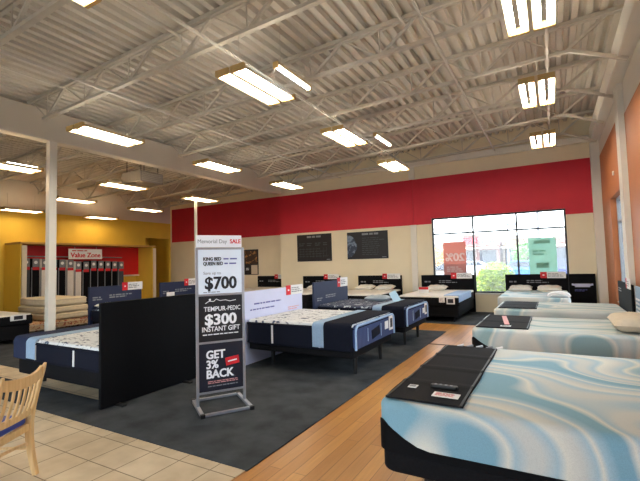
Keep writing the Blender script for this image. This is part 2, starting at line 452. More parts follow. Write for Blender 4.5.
def scribble(bm, origin, xd, yd, w, h, rows, th=.5, depth=.0015, seed=0, ragged=True):
    """rows of tiny print too small to read: short word-long strokes"""
    rd = random.Random(seed); X = Vector(xd).normalized(); Y = Vector(yd).normalized(); N = X.cross(Y); o = Vector(origin)
    rh = h/rows
    for r in range(rows):
        x = 0; end = w*(rd.uniform(.6, 1) if ragged else 1)
        while x < end-.1*rh:
            L = rd.uniform(1.0, 3.2)*rh; L = min(L, end-x)
            c = o+X*(x+L/2)-Y*((r+.5)*rh)+N*(depth/2)
            bar(bm, c-X*L/2, c+X*L/2, depth, rh*th, up=Y)
            x += L+.45*rh
    return bm

# ------------------------------------------------------------------ room dimensions (metres)
HC = 1.55
XL, XB, XR = -15.8, -8.95, 1.18        # far left wall, beam line, right wall
YB, YB2, YF = 12.8, 13.4, -3.0         # back wall, back wall of left bay, front wall
def zd(x): return 4.9+.035*(x-XB)      # underside of the deck

# floor ------------------------------------------------------------
bm = B(); box(bm, XL-.2, XR+.3, YF-.2, YB2+.2, -.12, 0); struct('floor', bm, 'floor')
bm = B(); box(bm, -13, -2.1, YF, 2.46, 0, .004); box(bm, -13, -4.66, 2.96, 3.34, 0, .004); struct('floor_tile', bm, 'tile')
bm = B(); box(bm, -4.66, -2.08, 2.46, 9.1, 0, .010); box(bm, -13, -4.66, 2.46, 2.96, 0, .009)
box(bm, XL, -4.66, 3.34, 9.1, 0, .009); box(bm, -8.9, -1.1, 10.2, YB-.01, 0, .009); box(bm, -1.1, .98, 10.2, YB-.01, 0, .009)
struct('floor_carpet', bm, 'carpet')
bm = B(); box(bm, -2.08, 1.0, 7.66, 7.71, 0, .006, .002); struct('trim_1', bm, 'trunk')

# ceiling deck -----------------------------------------------------
def deck(x0, x1, y0, y1):
    bm = B(); p = .19; d = .075; xs = []; x = x0
    while x < x1:
        for dx, up in ((0, 0), (.085, 0), (.105, 1), (.170, 1)): xs.append((x+dx, up))
        x += p
    lo = [bm.verts.new((x, y0, zd(x)+u*d)) for x, u in xs]; hi = [bm.verts.new((x, y1, zd(x)+u*d)) for x, u in xs]
    for i in range(len(xs)-1): bm.faces.new((lo[i], hi[i], hi[i+1], lo[i+1]))
    return bm
bm = deck(XL-.3, XR+.4, YF-.2, YB2+.3)
box(bm, XL-.3, XR+.4, YF-.2, YB2+.3, 5.5, 5.6)
struct('ceiling', bm, 'deck')

# back wall --------------------------------------------------------
T = .25; WX0, WX1, WZ0, WZ1 = -3.24, .36, .56, 2.86
RB0, RB1 = 2.69, 4.15                   # red band
def wallpiece(x0, x1, y, z0, z1, bm): box(bm, x0, x1, y, y+T, z0, z1)
bm = B()
for x0, x1 in ((XB-.05, WX0), (WX1, XR+.25)): wallpiece(x0, x1, YB, 0, 5.5, bm)
wallpiece(WX0, WX1, YB, 0, WZ0, bm); wallpiece(WX0, WX1, YB, WZ1, 5.5, bm)
box(bm, XB-.045, XB+.05, YB+.003, YB2+T, 0, 5.5)
wb = struct('wall_back', bm, 'cream')
def band(bm, x0, x1, y, z0, z1): box(bm, x0, x1, y-.006, y, z0, z1)
bm = B(); band(bm, XB-.056, WX0, YB, RB0, RB1); band(bm, WX0, WX1, YB, WZ1, RB1); band(bm, WX1, XR-.2, YB, RB0, RB1)
part('red_band', bm, 'red', wb)
bm = B(); box(bm, XL-.2, XB-.05, YB2, YB2+T, 0, 5.5); wl = struct('wall_back_left', bm, 'cream')
bm = B(); band(bm, XL+.1, XB-.05, YB2, 2.72, 4.28); part('red_band', bm, 'red', wl)
# pilaster where the wall steps, and the white corner post
bm = B(); box(bm, -3.90, -3.72, YB-.07, YB, 0, RB0); struct('pilaster', bm, 'white')
bm = B(); box(bm, -3.90, -3.80, YB-.035, YB-.006, RB0, RB1); struct('pilaster', bm, 'red')
bm = B(); box(bm, -3.90, -3.72, YB-.07, YB, RB1, 4.75); struct('pilaster', bm, 'white')
bm = B(); box(bm, XR-.2, XR, YB-.2, YB, 0, 4.5); struct('column', bm, 'white')
bm = B(); box(bm, -3.72, WX0-.02, YB-.014, YB, 0, .1); box(bm, WX1, XR-.2, YB-.014, YB, 0, .1); box(bm, XB, -3.90, YB-.014, YB, 0, .1); struct('baseboard_back', bm, 'blackmetal')
bm = B(); box(bm, XB+.2, XR, YB-.16, YB, 4.55, 4.73, .02); struct('trim_2', bm, 'white')      # pale ledge beam high on the back wall
# back window ------------------------------------------------------
MX = (-2.03, -.85); TZ = 2.36
bm = B(); f = .045
for x0, x1 in ((WX0, WX0+f), (WX1-f, WX1)): box(bm, x0, x1, YB+.02, YB+.12, WZ0, WZ1)
for x in MX: box(bm, x-f/2, x+f/2, YB+.02, YB+.12, WZ0, WZ1)
for z0, z1 in ((WZ0, WZ0+f), (WZ1-f, WZ1), (TZ-f/2, TZ+f/2)): box(bm, WX0, WX1, YB+.025, YB+.115, z0, z1)
win = struct('window_1', bm, 'frame')
bm = B(); box(bm, WX0, WX1, YB+.066, YB+.072, WZ0, WZ1); part('glass', bm, 'glass', win)
bm = B(); box(bm, WX0-.02, WX1+.02, YB-.05, YB+.05, WZ0-.04, WZ0, .005); part('sill', bm, 'white', win)

# right wall -------------------------------------------------------
bm = B()
RW = ((3.0, 6.9, .95, 3.0), (9.25, 11.05, .55, 2.82))      # windows
def rwall(y0, y1, z0, z1): box(bm, XR, XR+.3, y0, y1, z0, z1)
ys = YF-.2
for y0, y1, z0, z1 in RW:
    rwall(ys, y0, 0, 5.6); rwall(y0, y1, 0, z0); rwall(y0, y1, z1, 5.6); ys = y1
rwall(ys, YB+T, 0, 5.6)
wr = struct('wall_right', bm, 'white')
bm = B(); e = .006
def opanel(y0, y1, z0, z1): box(bm, XR-e, XR, y0, y1, z0, z1)
opanel(8.92, 9.25, .1, 4.12); opanel(9.25, 11.05, 2.82, 4.12); opanel(9.25, 11.05, .1, .55); opanel(11.05, YB-.2, .1, 4.12)
opanel(YF, 3.0, .1, 3.95); opanel(3.0, 6.9, 3.0, 3.95); opanel(3.0, 6.9, .1, .95); opanel(6.9, 8.5, .1, 3.95)
for y0, y1, z0, z1 in RW:      # painted reveals
    box(bm, XR, XR+.18, y1-.005, y1, z0, z1); box(bm, XR, XR+.18, y0, y0+.005, z0, z1); box(bm, XR, XR+.18, y0, y1, z1-.005, z1)
part('orange_panel', bm, 'orange', wr)
bm = B(); box(bm, XR-.09, XR, 8.52, 8.88, 0, 4.5); struct('pilaster', bm, 'white')
bm = B(); box(bm, XR-.2, XR, YF, YB-.16, 4.5, 4.86, .015); struct('trim_3', bm, 'white')          # ledger beam under the deck
for i, (y0, y1, z0, z1) in enumerate(RW):
    bm = B(); nmul = 4 if i == 0 else 2; f = .05
    for k in range(nmul+1):
        y = y0+f/2+(y1-y0-f)*k/nmul; box(bm, XR+.1, XR+.2, y-f/2, y+f/2, z0, z1)
    for z in (z0+f/2, z1-f/2, 2.3): box(bm, XR+.105, XR+.195, y0, y1, z-f/2, z+f/2)
    w = struct('window_%d' % (i+2), bm, 'alu')
    bm = B(); box(bm, XR+.147, XR+.153, y0, y1, z0, z1); part('glass', bm, 'glass', w)
bm = B(); box(bm, XR-.014, XR, YF, 8.52, 0, .1); box(bm, XR-.014, XR, 8.88, YB-.2, 0, .1); struct('baseboard_right', bm, 'blackmetal')
# small round sensor on the orange wall
bm = B(); tube(bm, [(XR-.03, 10.2, 3.24), (XR-.006, 10.2, 3.24)], .045, 14)
solo('wall_sensor', bm, 'wtag', 'small round white sensor high on the orange wall above the side window', 'sensor')

# left wall (yellow) with an open doorway --------------------------
YT = 3.62; DY0, DY1, DZ = 12.02, 13.3, 2.9
bm = B()
box(bm, XL-.2, XL, YF, DY0, 0, YT); box(bm, XL-.2, XL, DY0, DY1, DZ, YT); box(bm, XL-.2, XL, DY1, YB2+T, 0, YT)
wy = struct('wall_left', bm, 'yellow')
bm = B(); box(bm, XL-.2, XL, YF, YB2+T, YT, 5.5); part('upper_wall', bm, 'beam', wy)
bm = B(); box(bm, XL-1.8, XL-1.7, DY0-.6, DY1+.2, 0, 3.2); box(bm, XL-1.8, XL-.2, DY0-.7, DY0-.6, 0, 3.2); box(bm, XL-1.8, XL-.2, DY1+.2, DY1+.3, 0, 3.2)
box(bm, XL-1.8, XL-.2, DY0-.7, DY1+.3, 3.2, 3.3); part('passage', bm, 'yellow', wy)
bm = B(); box(bm, XL-1.8, XL-.2, DY0-.7, DY1+.3, -.1, 0); part('passage_floor', bm, 'carpet', wy)
# unseen front wall behind the camera, its windows added only to let daylight in
bm = B(); box(bm, XL-.2, -9.5, YF-.25, YF, 0, 5.5); box(bm, -9.5, .8, YF-.25, YF, 0, .3); box(bm, -9.5, .8, YF-.25, YF, 3.0, 5.5); box(bm, .8, XR+.3, YF-.25, YF, 0, 5.5)
struct('wall_front', bm, 'cream')
bm = B()
for k in range(7):
    x = -9.5+10.3*k/6; box(bm, max(-9.5, x-.03), min(.8, x+.03), YF-.16, YF-.08, .3, 3.0)
for z in (.33, 2.4, 2.97): box(bm, -9.5, .8, YF-.155, YF-.085, z-.03, z+.03)
w = struct('window_4', bm, 'frame'); bm = B(); box(bm, -9.5, .8, YF-.123, YF-.117, .3, 3.0); part('glass', bm, 'glass', w)

# beam and column --------------------------------------------------
bm = B(); box(bm, XB-.2, XB+.06, YF, YB, 4.22, 4.86, .02); box(bm, XB-.2, XB+.06, YB, YB2, 4.32, 4.86); struct('beam', bm, 'beam')
bm = B(); box(bm, XB-.08, XB+.06, 4.49, 4.64, 0, 4.22, .01); cl = struct('column', bm, 'white')
# ------------------------------------------------------------------ roof joists
def joist(name, xa, xb, label, cat, group, brace):
    """open web steel joist at y = 0 (moved by its Empty)"""
    t = thing(name, (0, 0, 0), label, cat, group)
    zt = lambda x: zd(x)-.004; zb = lambda x: zd(x)-.50
    bm = B()
    for s in (-1, 1):
        bar(bm, (xa, s*.035, zt(xa)-.03), (xb, s*.035, zt(xb)-.03), .05, .06)
    part('top_chord', bm, 'steel', t, local=True)
    n = max(4, round((xb-xa-1.2)/1.28)); x0 = xa+.62; x1 = xb-.85
    bm = B(); bar(bm, (x0-.12, 0, zb(x0-.12)+.03), (x1+.1, 0, zb(x1+.1)+.03), .075, .05)
    part('bottom_chord', bm, 'steel', t, local=True)
    st = (x1-x0)/n
    for k in range(n+1):
        xn = x0+k*st
        for sgn in (-1, 1):
            xt = xn+sgn*st/2
            if xt < xa+.06: xt = xa+.1
            if xt > xb-.06: xt = xb-.06
            bm = B()
            if sgn == 1: bar(bm, (xn+.04, 0, zb(xn)+.05), (xt-.03, 0, zt(xt)-.06), .042, .042)
            else: tube(bm, [(xn-.04, 0, zb(xn)+.05), (xt+.03, 0, zt(xt)-.06)], .012, 6)
            part('web_diagonal', bm, 'steel', t, local=True)
        bm = B(); tube(bm, [(xn, 0, zb(xn)+.05), (xn, 0, zt(xn)-.06)], .010, 6); part('web_vertical', bm, 'steel', t, local=True)
    if brace:
        bm = B(); bar(bm, (x1+.1, 0, zb(x1)+.03), (xb-.05, 0, 4.44), .05, .05); part('chord_extension', bm, 'steel', t, local=True)
    return t
JY = [12.28, 10.65, 9.01, 7.37, 5.74, 4.1, 2.46, .82, -.82]
ordn = ['nearest the red back wall', 'second out from the red back wall', 'third out from the red back wall', 'fourth out from the red back wall', 'fifth out from the red back wall',
        'ending over the white column', 'seventh out from the red back wall', 'eighth out from the red back wall, overhead', 'ninth out from the back wall']
j0 = None
for y, od in zip(JY, ordn):
    lb = 'pale roof joist over the main hall, '+od
    if j0 is None: j0 = joist('roof_joist', XB+.1, XR-.02, lb, 'joist', 'roof joists over the main hall', True); j0.location = (0, y, 0)
    else: dup(j0, (0, y, 0), label=lb)
j1 = None
for y, od in list(zip(JY, ordn))[:7]:
    lb = 'dim roof joist over the side bay, '+od.split(',')[0]
    if j1 is None: j1 = joist('roof_joist', XL+.05, XB-.22, lb, 'joist', 'roof joists over the side bay', False); j1.location = (0, y, 0)
    else: dup(j1, (0, y, 0), label=lb)
# bridging rods that tie the joists together
for x, lo, lb in ((-6.25, True, 'thin pale rod tying the joist bottoms, second line out from the big beam'),
                  (-3.85, True, 'thin pale rod tying the joist bottoms across the middle of the hall'),
                  (-4.65, False, 'thin pale rod under the deck, halfway across the hall'),
                  (-7.6, False, 'thin pale rod under the deck beside the big beam'),
                  (-1.3, True, 'thin pale rod tying the joist bottoms over the wood aisle'),
                  (-1.75, False, 'thin pale rod under the deck over the wood aisle'),
                  (.08, True, 'thin pale rod tying the joist ends beside the right-hand lamps')):
    z = zd(x)-.515 if lo else zd(x)-.085
    bm = B(); bar(bm, (x, -1.2, z), (x, YB-.2, z), .03, .03); solo('bridging_rod', bm, 'bridge', lb, 'rod', 'bridging rods under the roof')

# ------------------------------------------------------------------ ceiling lights
def lamp(loc, label, group, tm='tube'):
    t = thing('ceiling_light', loc, label, 'ceiling light', group); L = .57
    bm = B(); box(bm, -.03, .03, -L, L, .0, .07, .004); part('housing', bm, 'lampbody', t, local=True)
    for s in (-1, 1):
        bm = B(); c = s*.128     # trough open along its top so some light goes up to the deck
        pr = [(-.105, -.012), (-.07, .045), (-.03, .045), (-.03, .049), (-.073, .049), (-.109, -.012)]
        for q in (-1, 1): loft(bm, [[(c+q*x, -L, z) for x, z in pr], [(c+q*x, L, z) for x, z in pr]])
        part('reflector', bm, 'reflector', t, local=True)
        for q in (-.045, .045):
            bm = B(); tube(bm, [(c+q, -L+.03, .012), (c+q, L-.03, .012)], .018, 8); part('tube', bm, tm, t, local=True)
        for e in (-1, 1):
            bm = B(); box(bm, c-.108, c+.108, e*L-.022, e*L+.022, -.02, .06, .006); part('end_cap', bm, 'lampend', t, local=True)
    for e in (-1, 1):
        bm = B(); tube(bm, [(-.02*e, e*.4, .07), (0, e*.4, .55)], .004, 5); part('hanger', bm, 'steel', t, local=True)
    return t
G1 = 'twin fluorescent fixtures over the main hall'; G2 = 'twin fluorescent fixtures over the side bay'
LP = [(-3.43, 4.42, 4.0, 'twin fluorescent ceiling light in the middle row, big and nearest', G1),
      (-3.43, 7.16, 4.0, 'twin fluorescent ceiling light in the middle row, second from the back wall', G1),
      (-3.45, 10.05, 4.0, 'twin fluorescent ceiling light in the middle row, nearest the red wall', G1),
      (-3.43, 1.58, 4.0, 'twin fluorescent ceiling light in the middle row, only its tip showing overhead', G1),
      (-6.78, 4.38, 3.9, 'twin fluorescent ceiling light beside the beam, nearest the white column', G1),
      (-6.82, 7.2, 3.9, 'twin fluorescent ceiling light beside the beam, between its two neighbours', G1),
      (-6.82, 10.1, 3.9, 'twin fluorescent ceiling light beside the beam, nearest the red wall', G1),
      (-.08, 4.5, 4.1, 'twin fluorescent ceiling light nearest overhead in the row by the orange wall', G1),
      (-.08, 7.12, 4.1, 'twin fluorescent ceiling light in the row by the orange wall, middle one', G1),
      (-.06, 10.1, 4.1, 'twin fluorescent ceiling light high before the window wall, farthest in its row', G1),
      (-9.55, 6.6, 3.66, 'twin fluorescent ceiling light in the side bay, under the grey heater box', G2),
      (-9.6, 9.3, 3.66, 'twin fluorescent ceiling light in the side bay above the thin white pole', G2),
      (-9.5, 3.98, 3.66, 'twin fluorescent ceiling light in the side bay before the white column, cut by the frame', G2),
      (-12.4, 6.95, 3.62, 'twin fluorescent ceiling light just behind the white column, above the red display bay', G2),
      (-12.6, 9.6, 3.62, 'twin fluorescent ceiling light deep in the side bay before the red wall', G2),
      (-15.05, 6.75, 3.52, 'twin fluorescent ceiling light close to the yellow wall, over the bay end', G2),
      (-15.1, 9.5, 3.52, 'twin fluorescent ceiling light close to the yellow wall, above the red sign board', G2)]
l0 = {}
for x, y, z, lb, g in LP:
    if g not in l0: l0[g] = lamp((x, y, z), lb, g, 'tube' if g == G1 else 'tubedim')
    else: dup(l0[g], (x, y, z), label=lb, group=g)
def striplight(x, y0, y1, z, lb):
    t = thing('strip_light', (x, (y0+y1)/2, z), lb, 'ceiling light', 'single strip lamps up among the joists')
    bm = B(); box(bm, x-.05, x+.05, y0, y1, z+.03, z+.075, .006); part('housing', bm, 'lampbody', t)
    bm = B(); tube(bm, [(x, y0+.02, z+.012), (x, y1-.02, z+.012)], .03, 8); part('tube', bm, 'strip', t)
    for y in (y0, y1):
        bm = B(); box(bm, x-.045, x+.045, y-.012, y+.012, z-.02, z+.075, .004); part('end_cap', bm, 'lampend', t)
    for y in (y0+.12, y1-.12):
        bm = B(); tube(bm, [(x, y, z+.07), (x, y, zd(x))], .006, 5); part('hanger', bm, 'steel', t)
striplight(-3.36, 4.75, 5.68, 4.42, 'single white strip lamp up behind the nearest middle-row light')
striplight(-3.38, 8.62, 9.6, 4.42, 'single white strip lamp up among joists before the red wall')
striplight(-11.3, 4.72, 5.42, 4.15, 'short white strip lamp in the side bay, left of the white column')

# unit heater hanging in the side bay
t = thing('unit_heater', (-9.8, 7.6, 3.9), 'grey sheet-metal heater box hanging beside the beam in the side bay', 'heater')
bm = B(); box(bm, -10.35, -9.55, 7.1, 7.85, 3.9, 4.2, .015); part('casing', bm, 'heater', t)
bm = B()
for k in range(5): box(bm, -9.55, -9.53, 7.16, 7.79, 3.94+k*.048, 3.965+k*.048)
part('louvre', bm, 'steel', t)
for x in (-10.25, -9.65):
    for y in (7.2, 7.75):
        bm = B(); tube(bm, [(x, y, 4.19), (x, y, zd(x))], .01, 6); part('hanger', bm, 'blackmetal', t)
bm = B(); tube(bm, [(-9.6, 7.5, 4.3), (-9.2, 7.7, 4.42), (-8.8, 8.1, 4.7)], .02, 8); part('gas_pipe', bm, 'steel', t)
# thin pole under the lamp
bm = B(); box(bm, -9.64, -9.57, 9.08, 9.15, .009, 3.6, .01); solo('power_pole', bm, 'white', 'thin pale pole rising to the lamp behind the sale sign', 'pole')

# ------------------------------------------------------------------ beds
def legs(t, pts, z1, r=.03, m='blackmetal'):
    for x, y in pts:
        bm = B(); tube(bm, [(x, y, .01), (x, y, z1+.01)], r*.72, 12, r2=r); part('leg', bm, m, t, smooth=True)

def topper_sign(t, o, xd, n, w=.42, h=.16):
    """small red and white sign standing on a headboard; o = its lower left corner, xd along it"""
    X = Vector(xd); N = Vector(n); o = Vector(o); Z = Vector((0, 0, 1))
    bm = B(); a = o; bar(bm, a+Z*h/2, a+X*(w*.26)+Z*h/2, .01, h); s = part('topper_sign', bm, 'redtag', t, label='red and white sale card clipped on the headboard')
    bm = B(); a = o+X*(w*.27); bar(bm, a+Z*h/2, a+X*(w*.73)+Z*h/2, .01, h); part('white_card', bm, 'wtag', s)
    bm = B(); 
    scribble(bm, o+X*(w*.30)+Z*(h*.8)+N*.006, xd, (0, 0, 1), w*.62, h*.6, 3, seed=3); part('print', bm, 'inkgrey', s)
    bm = B(); c = o+X*(w*.13)+Z*(h*.5)+N*.006; bar(bm, c-X*.022, c+X*.022, .002, .03); part('emblem', bm, 'inkwhite', s)

def tempo(name, label, y0, y1, zt, swirlm, hb):
    """right row: marbled mattress on an adjustable base, head on the right wall"""
    x0, x1 = (-.97 if y0 < 3 else -.95), .98; t = thing(name, ((x0+x1)/2, (y0+y1)/2, 0), label, 'bed', 'marbled blue beds along the orange wall')
    zb = zt-.29
    bm = B(); slab(bm, x0+.01, x1, y0+.01, y1-.01, zb-.12, zb, .09, .02); part('base', bm, 'black', t, smooth=True)
    legs(t, [(x0+.22, y0+.3), (x0+.22, y1-.3), (x1-.25, y0+.3), (x1-.25, y1-.3)], zb-.12, .035)
    bm = B(); slab(bm, x0, x1, y0, y1, zb, zt, .10, .045, 6, crown=.006); mt = part('mattress', bm, swirlm, t, smooth=True)
    # black side panel, sweeping up at the two foot corners
    o = rrect(x0-.006, x1+.004, y0-.006, y1+.006, .10, 6, 24)
    i = rrect(x0+.006, x1-.006, y0+.006, y1-.006, .095, 6, 24)
    def zt_at(x, y):
        d = min(math.hypot(x-x0, y-y0), math.hypot(x-x0, y-y1)); return zb+.04+.17*max(0, 1-d/.30)**1.5
    bm = B(); loft(bm, [[(x, y, zb+.004) for x, y in o], [(x, y, zt_at(x, y)) for x, y in o], [(x, y, zt_at(x, y)+.006) for x, y in i]], captop=False)
    part('side_panel', bm, 'blackpanel', t, smooth=True)
    if hb:
        bm = B(); box(bm, 1.0, 1.04, y0-.02, y1-.02, .3, 1.10, .008); h = part('headboard', bm, 'blackpanel', t)
        topper_sign(t, (.997, y0+.40, 1.03), (0, -1, 0), (-1, 0, 0))
        bm = B(); scribble(bm, (.996, y1-.12, 1.0), (0, -1, 0), (0, 0, 1), .5, .08, 2, seed=8); part('print', bm, 'inkgrey', h)
    return t
R1 = tempo('bed', 'nearest bed, blue and ivory marbled mattress with black base, nobody on it', 2.34, 4.16, .72, 'swirl1', True)
R2 = tempo('bed', 'second marbled bed along the orange wall, beige pillow at its head', 5.48, 6.86, .68, 'swirl2', True)
R3 = tempo('bed', 'third marbled bed from the viewer along the orange wall, before the window', 7.72, 9.16, .68, 'swirl3', True)

# foot mats lying on the marbled beds
def footmat(x0, x1, y0, y1, z, label, folds):
    t = thing('foot_mat', ((x0+x1)/2, (y0+y1)/2, z), label, 'foot mat', 'black foot mats on the marbled beds')
    bm = B(); n = 40
    ys = [y0+(y1-y0)*k/n for k in range(n+1)]
    def hz(y): return .012+sum(.009*math.exp(-((y-f)/.022)**2) for f in folds)
    rings = []
    for y in ys:
        h = hz(y); w = .006*math.sin(y*9)
        rings.append([(x0+w, y, z+.002), (x0+w, y, z+h), ((x0+x1)/2, y, z+h+.002), (x1+w*.5, y, z+h), (x1+w*.5, y, z+.002)])
    loft(bm, rings); part('pad', bm, 'mat', t, smooth=True)
    for x in (x0+.012, x1-.012):
        bm = B()
        for a, b in zip(ys[:-1], ys[1:]): bar(bm, (x, a, z+hz(a)+.001), (x, b, z+hz(b)+.001), .012, .006)
        part('binding', bm, 'blackmetal', t)
    return t
footmat(-.93, -.475, 2.39, 4.04, .724, 'black foot mat with two fold lines across the nearest bed foot', (3.18, 3.62, 2.75))
footmat(-.90, -.30, 5.56, 6.78, .684, 'black foot mat with a red-striped leaflet, on the second marbled bed', (6.1,))
footmat(-.88, -.28, 7.82, 9.02, .684, 'black foot mat on the third marbled bed before the window', (8.4,))
bm = B(); slab(bm, -.725, -.555, 2.655, 2.70, .738, .758, .02, .006, 3); rm = solo('remote_control', bm, 'blackmetal', 'slim black remote control lying on the nearest black foot mat', 'remote')
bm = B()
for k in range(4): box(bm, -.70+k*.032, -.685+k*.032, 2.668, 2.686, .757, .7605, .002)
part('button', bm, 'inkgrey', rm)
def card(name, x0, x1, y0, y1, z, m, label, cat='card', group=None, inkm='inkgrey', rows=3, th=.004):
    t = thing(name, ((x0+x1)/2, (y0+y1)/2, z), label, cat, group)
    bm = B(); box(bm, x0, x1, y0, y1, z, z+th, .001); part('card', bm, m, t)
    w = x1-x0; h = y1-y0; bm = B(); scribble(bm, (x0+w*.1, y1-h*.15, z+th), (1, 0, 0), (0, 1, 0), w*.8, h*.7, rows, seed=5); part('print', bm, inkm, t)
    return t
card('price_card', -.675, -.52, 2.49, 2.575, .739, 'wtag', 'pale card with pink print on the nearest black foot mat', inkm='pinkcard', rows=5)
card('care_tag', -.855, -.80, 2.60, 2.66, .739, 'wtag', 'tiny white tag at the outer edge of the nearest black foot mat', 'tag')
card('leaflet', -.62, -.50, 5.64, 5.72, .699, 'wtag', 'small white card at the near edge of the second black foot mat')
bm = B(); bar(bm, (-.55, 5.75, .71), (-.66, 6.55, .71), .06, .006); solo('leaflet', bm, 'pinkcard', 'long narrow pink leaflet lying across the second black foot mat', 'leaflet')
for k in range(5):
    x = -.83+k*.085
    bm = B(); bar(bm, (x, 4.06, .73), (x+.055, 4.075, .745), .04, .012); solo('sample_tag', bm, ('wtag', 'grey', 'silver', 'grey', 'wtag')[k], 'small folded tag in the row along the far edge of the nearest bed', 'tag', 'row of tags at the nearest bed edge')
# pillows
solo('pillow', pillow_bm(.80, 5.95, .775, .50, .80, .19), 'beigepillow', 'plump beige pillow at the head of the second marbled bed', 'pillow', smooth=True)
solo('pillow', pillow_bm(.74, 3.55, .79, .44, .62, .13), 'pillow', 'grey pillow just entering at the head of the nearest bed', 'pillow', smooth=True)
# blue info board by the right wall
t = thing('info_board', (1.04, 7.2, 0), 'light blue upright board with white writing beside the orange wall', 'board')
bm = B(); box(bm, 1.02, 1.05, 6.92, 7.5, .02, 1.10, .006); part('panel', bm, 'lightblue', t)
bm = B(); scribble(bm, (1.018, 7.46, .95), (0, -1, 0), (0, 0, 1), .4, .3, 5, seed=11); part('print', bm, 'inkwhite', t)

# ---- middle pair and the left bed: navy striped mattresses with foot blankets
def sealy(t, xh, xf, y0, y1, zt, topm, blanket, endcap, sgn, basez=(.27, .365), handles=True, blm=('navydark', 'lightblue'), bw=(.44, .62)):
    """xh head end, xf foot end; sgn = +1 when the foot points to +X"""
    a, b = min(xh, xf), max(xh, xf); zb = basez[1]
    bm = B(); slab(bm, a+.03, b-.03, y0+.03, y1-.03, basez[0], zb, .05, .02); part('base', bm, 'black', t, smooth=True)
    fx = xf-sgn*.13; hx = xh+sgn*.3
    legs(t, [(fx, y0+.32), (fx, y1-.32), (hx, y0+.3), (hx, y1-.3)], basez[0], .034)
    bm = B(); slab(bm, a, b, y0, y1, zb, zt-.03, .09, .025); mt = part('mattress', bm, 'navy', t, smooth=True)
    bm = B(); slab(bm, a+.012, b-.012, y0+.012, y1-.012, zt-.075, zt, .085, .04, 5, crown=.012); part('quilted_top', bm, topm, t, smooth=True)
    bm = B()
    for z in (zb+.02, zt-.055):
        o = rrect(a-.004, b+.004, y0-.004, y1+.004, .09)
        for p, q in zip(o, o[1:]+o[:1]): bar(bm, (p[0], p[1], z), (q[0], q[1], z), .012, .012)
    part('edge_piping', bm, 'navydark', mt)
    if handles:
        for k in (.28, .72):
            x = a+(b-a)*k
            bm = B(); box(bm, x-.014, x+.014, y0-.012, y0+.004, zb+.03, zt-.06, .004); part('handle', bm, 'wtag', t, label='pale vertical handle strap on the navy side')
    if blanket:
        x1 = xf-sgn*.02; x0 = xf-sgn*bw[0]; xm = xf-sgn*bw[1]
        d = zt-zb-.01
        bm = B(); drape(bm, min(x0, x1), max(x0, x1), y0-.004, y1+.004, zt+.01, d, d, .07); bl = part('foot_blanket', bm, blm[0], t, smooth=True)
        bm = B(); drape(bm, min(xm, x0), max(xm, x0), y0-.002, y1+.002, zt+.006, d-.02, d-.02, .07); part('blanket_band', bm, blm[1], bl, smooth=True)
    if endcap:
        x = xf+sgn*.006
        bm = B(); o = [(y, z) for y, z in rrect(y0+.03, y1-.03, zb+.02, zt-.01, .07, 6)]
        loft(bm, [[(xf-sgn*.02, y, z) for y, z in o], [(x, y, z) for y, z in o]]); ec = part('foot_panel', bm, 'stripes', t, smooth=False)
        bm = B(); pts = [(x+sgn*.008, y0+.05, zb+.02)]
        for k in range(7):
            an = PI-PI/2*k/6; pts.append((x+sgn*.008, y0+.05+.09+.09*math.cos(an), zt-.11+.09*math.sin(an)))
        for k in range(7):
            an = PI/2-PI/2*k/6; pts.append((x+sgn*.008, y1-.05-.09+.09*math.cos(an), zt-.11+.09*math.sin(an)))
        pts.append((x+sgn*.008, y1-.05, zb+.02)); tube(bm, pts, .017, 8); part('panel_piping', bm, 'piping', ec, smooth=True)
        bm = B(); ym = y0+(y1-y0)*.48; bar(bm, (x+sgn*.004, ym-.14, zt-.22), (x+sgn*.004, ym+.16, zt-.18), .006, .13); part('emblem', bm, 'navydark', ec)
        for k in (.30, .62):
            y = y0+(y1-y0)*k; bm = B(); box(bm, min(x, x+sgn*.006), max(x, x+sgn*.006), y-.006, y+.006, zb+.07, zt-.1); part('stitching', bm, 'piping', ec)

def frametag(x, y, z, w, h, label, sgn=1):
    """white framed tag hung on the foot end of a bed"""
    t = thing('price_tag', (x, y, z), label, 'tag', 'tags hung on bed foot ends')
    X = (x, x+sgn*.012)
    bm = B(); box(bm, min(X), max(X), y-w/2, y+w/2, z, z+h, .003); part('frame', bm, 'wtag', t)
    bm = B(); box(bm, x+sgn*.012 if sgn > 0 else x-.016, x+.016 if sgn > 0 else x-.012, y-w*.28, y+w*.28, z+h*.18, z+h*.82); part('screen', bm, 'inkblack', t)
    return t

HX, FX = -4.15, -2.33
t = thing('bed', ((HX+FX)/2, 5.7, 0), 'navy bed in the middle with white leaf-patterned top and lavender headboard', 'bed')
sealy(t, HX, FX, 4.92, 6.5, .72, 'floral', True, True, 1)
bm = B(); box(bm, HX-.05, HX-.005, 4.86, 6.58, .02, 1.14, .006); hb = part('headboard', bm, 'lavender', t, label='lavender white headboard board with small blue print')
xf = HX-.005
bm = B(); scribble(bm, (xf, 5.15, .955), (0, 1, 0), (0, 0, 1), .75, .045, 1, .5, seed=2); part('print', bm, 'printblue', hb); bm = B(); scribble(bm, (xf, 5.05, .865), (0, 1, 0), (0, 0, 1), .95, .04, 1, .5, seed=4); part('print', bm, 'printblue', hb)
bm = B(); scribble(bm, (xf, 6.1, .80), (0, 1, 0), (0, 0, 1), .38, .07, 2, .4, seed=6); part('print', bm, 'pinkcard', hb)
topper_sign(t, (xf, 6.05, 1.0), (0, 1, 0), (1, 0, 0), .55, .17)
frametag(FX+.007, 6.32, .46, .16, .22, 'white framed black tag on the foot of the middle bed with lavender headboard')
bm = B(); box(bm, FX+.0065, FX+.0145, 6.06, 6.20, .50, .62, .002); solo('price_tag', bm, 'wtag', 'plain white card on the foot of the middle bed beside the framed tag', 'tag')
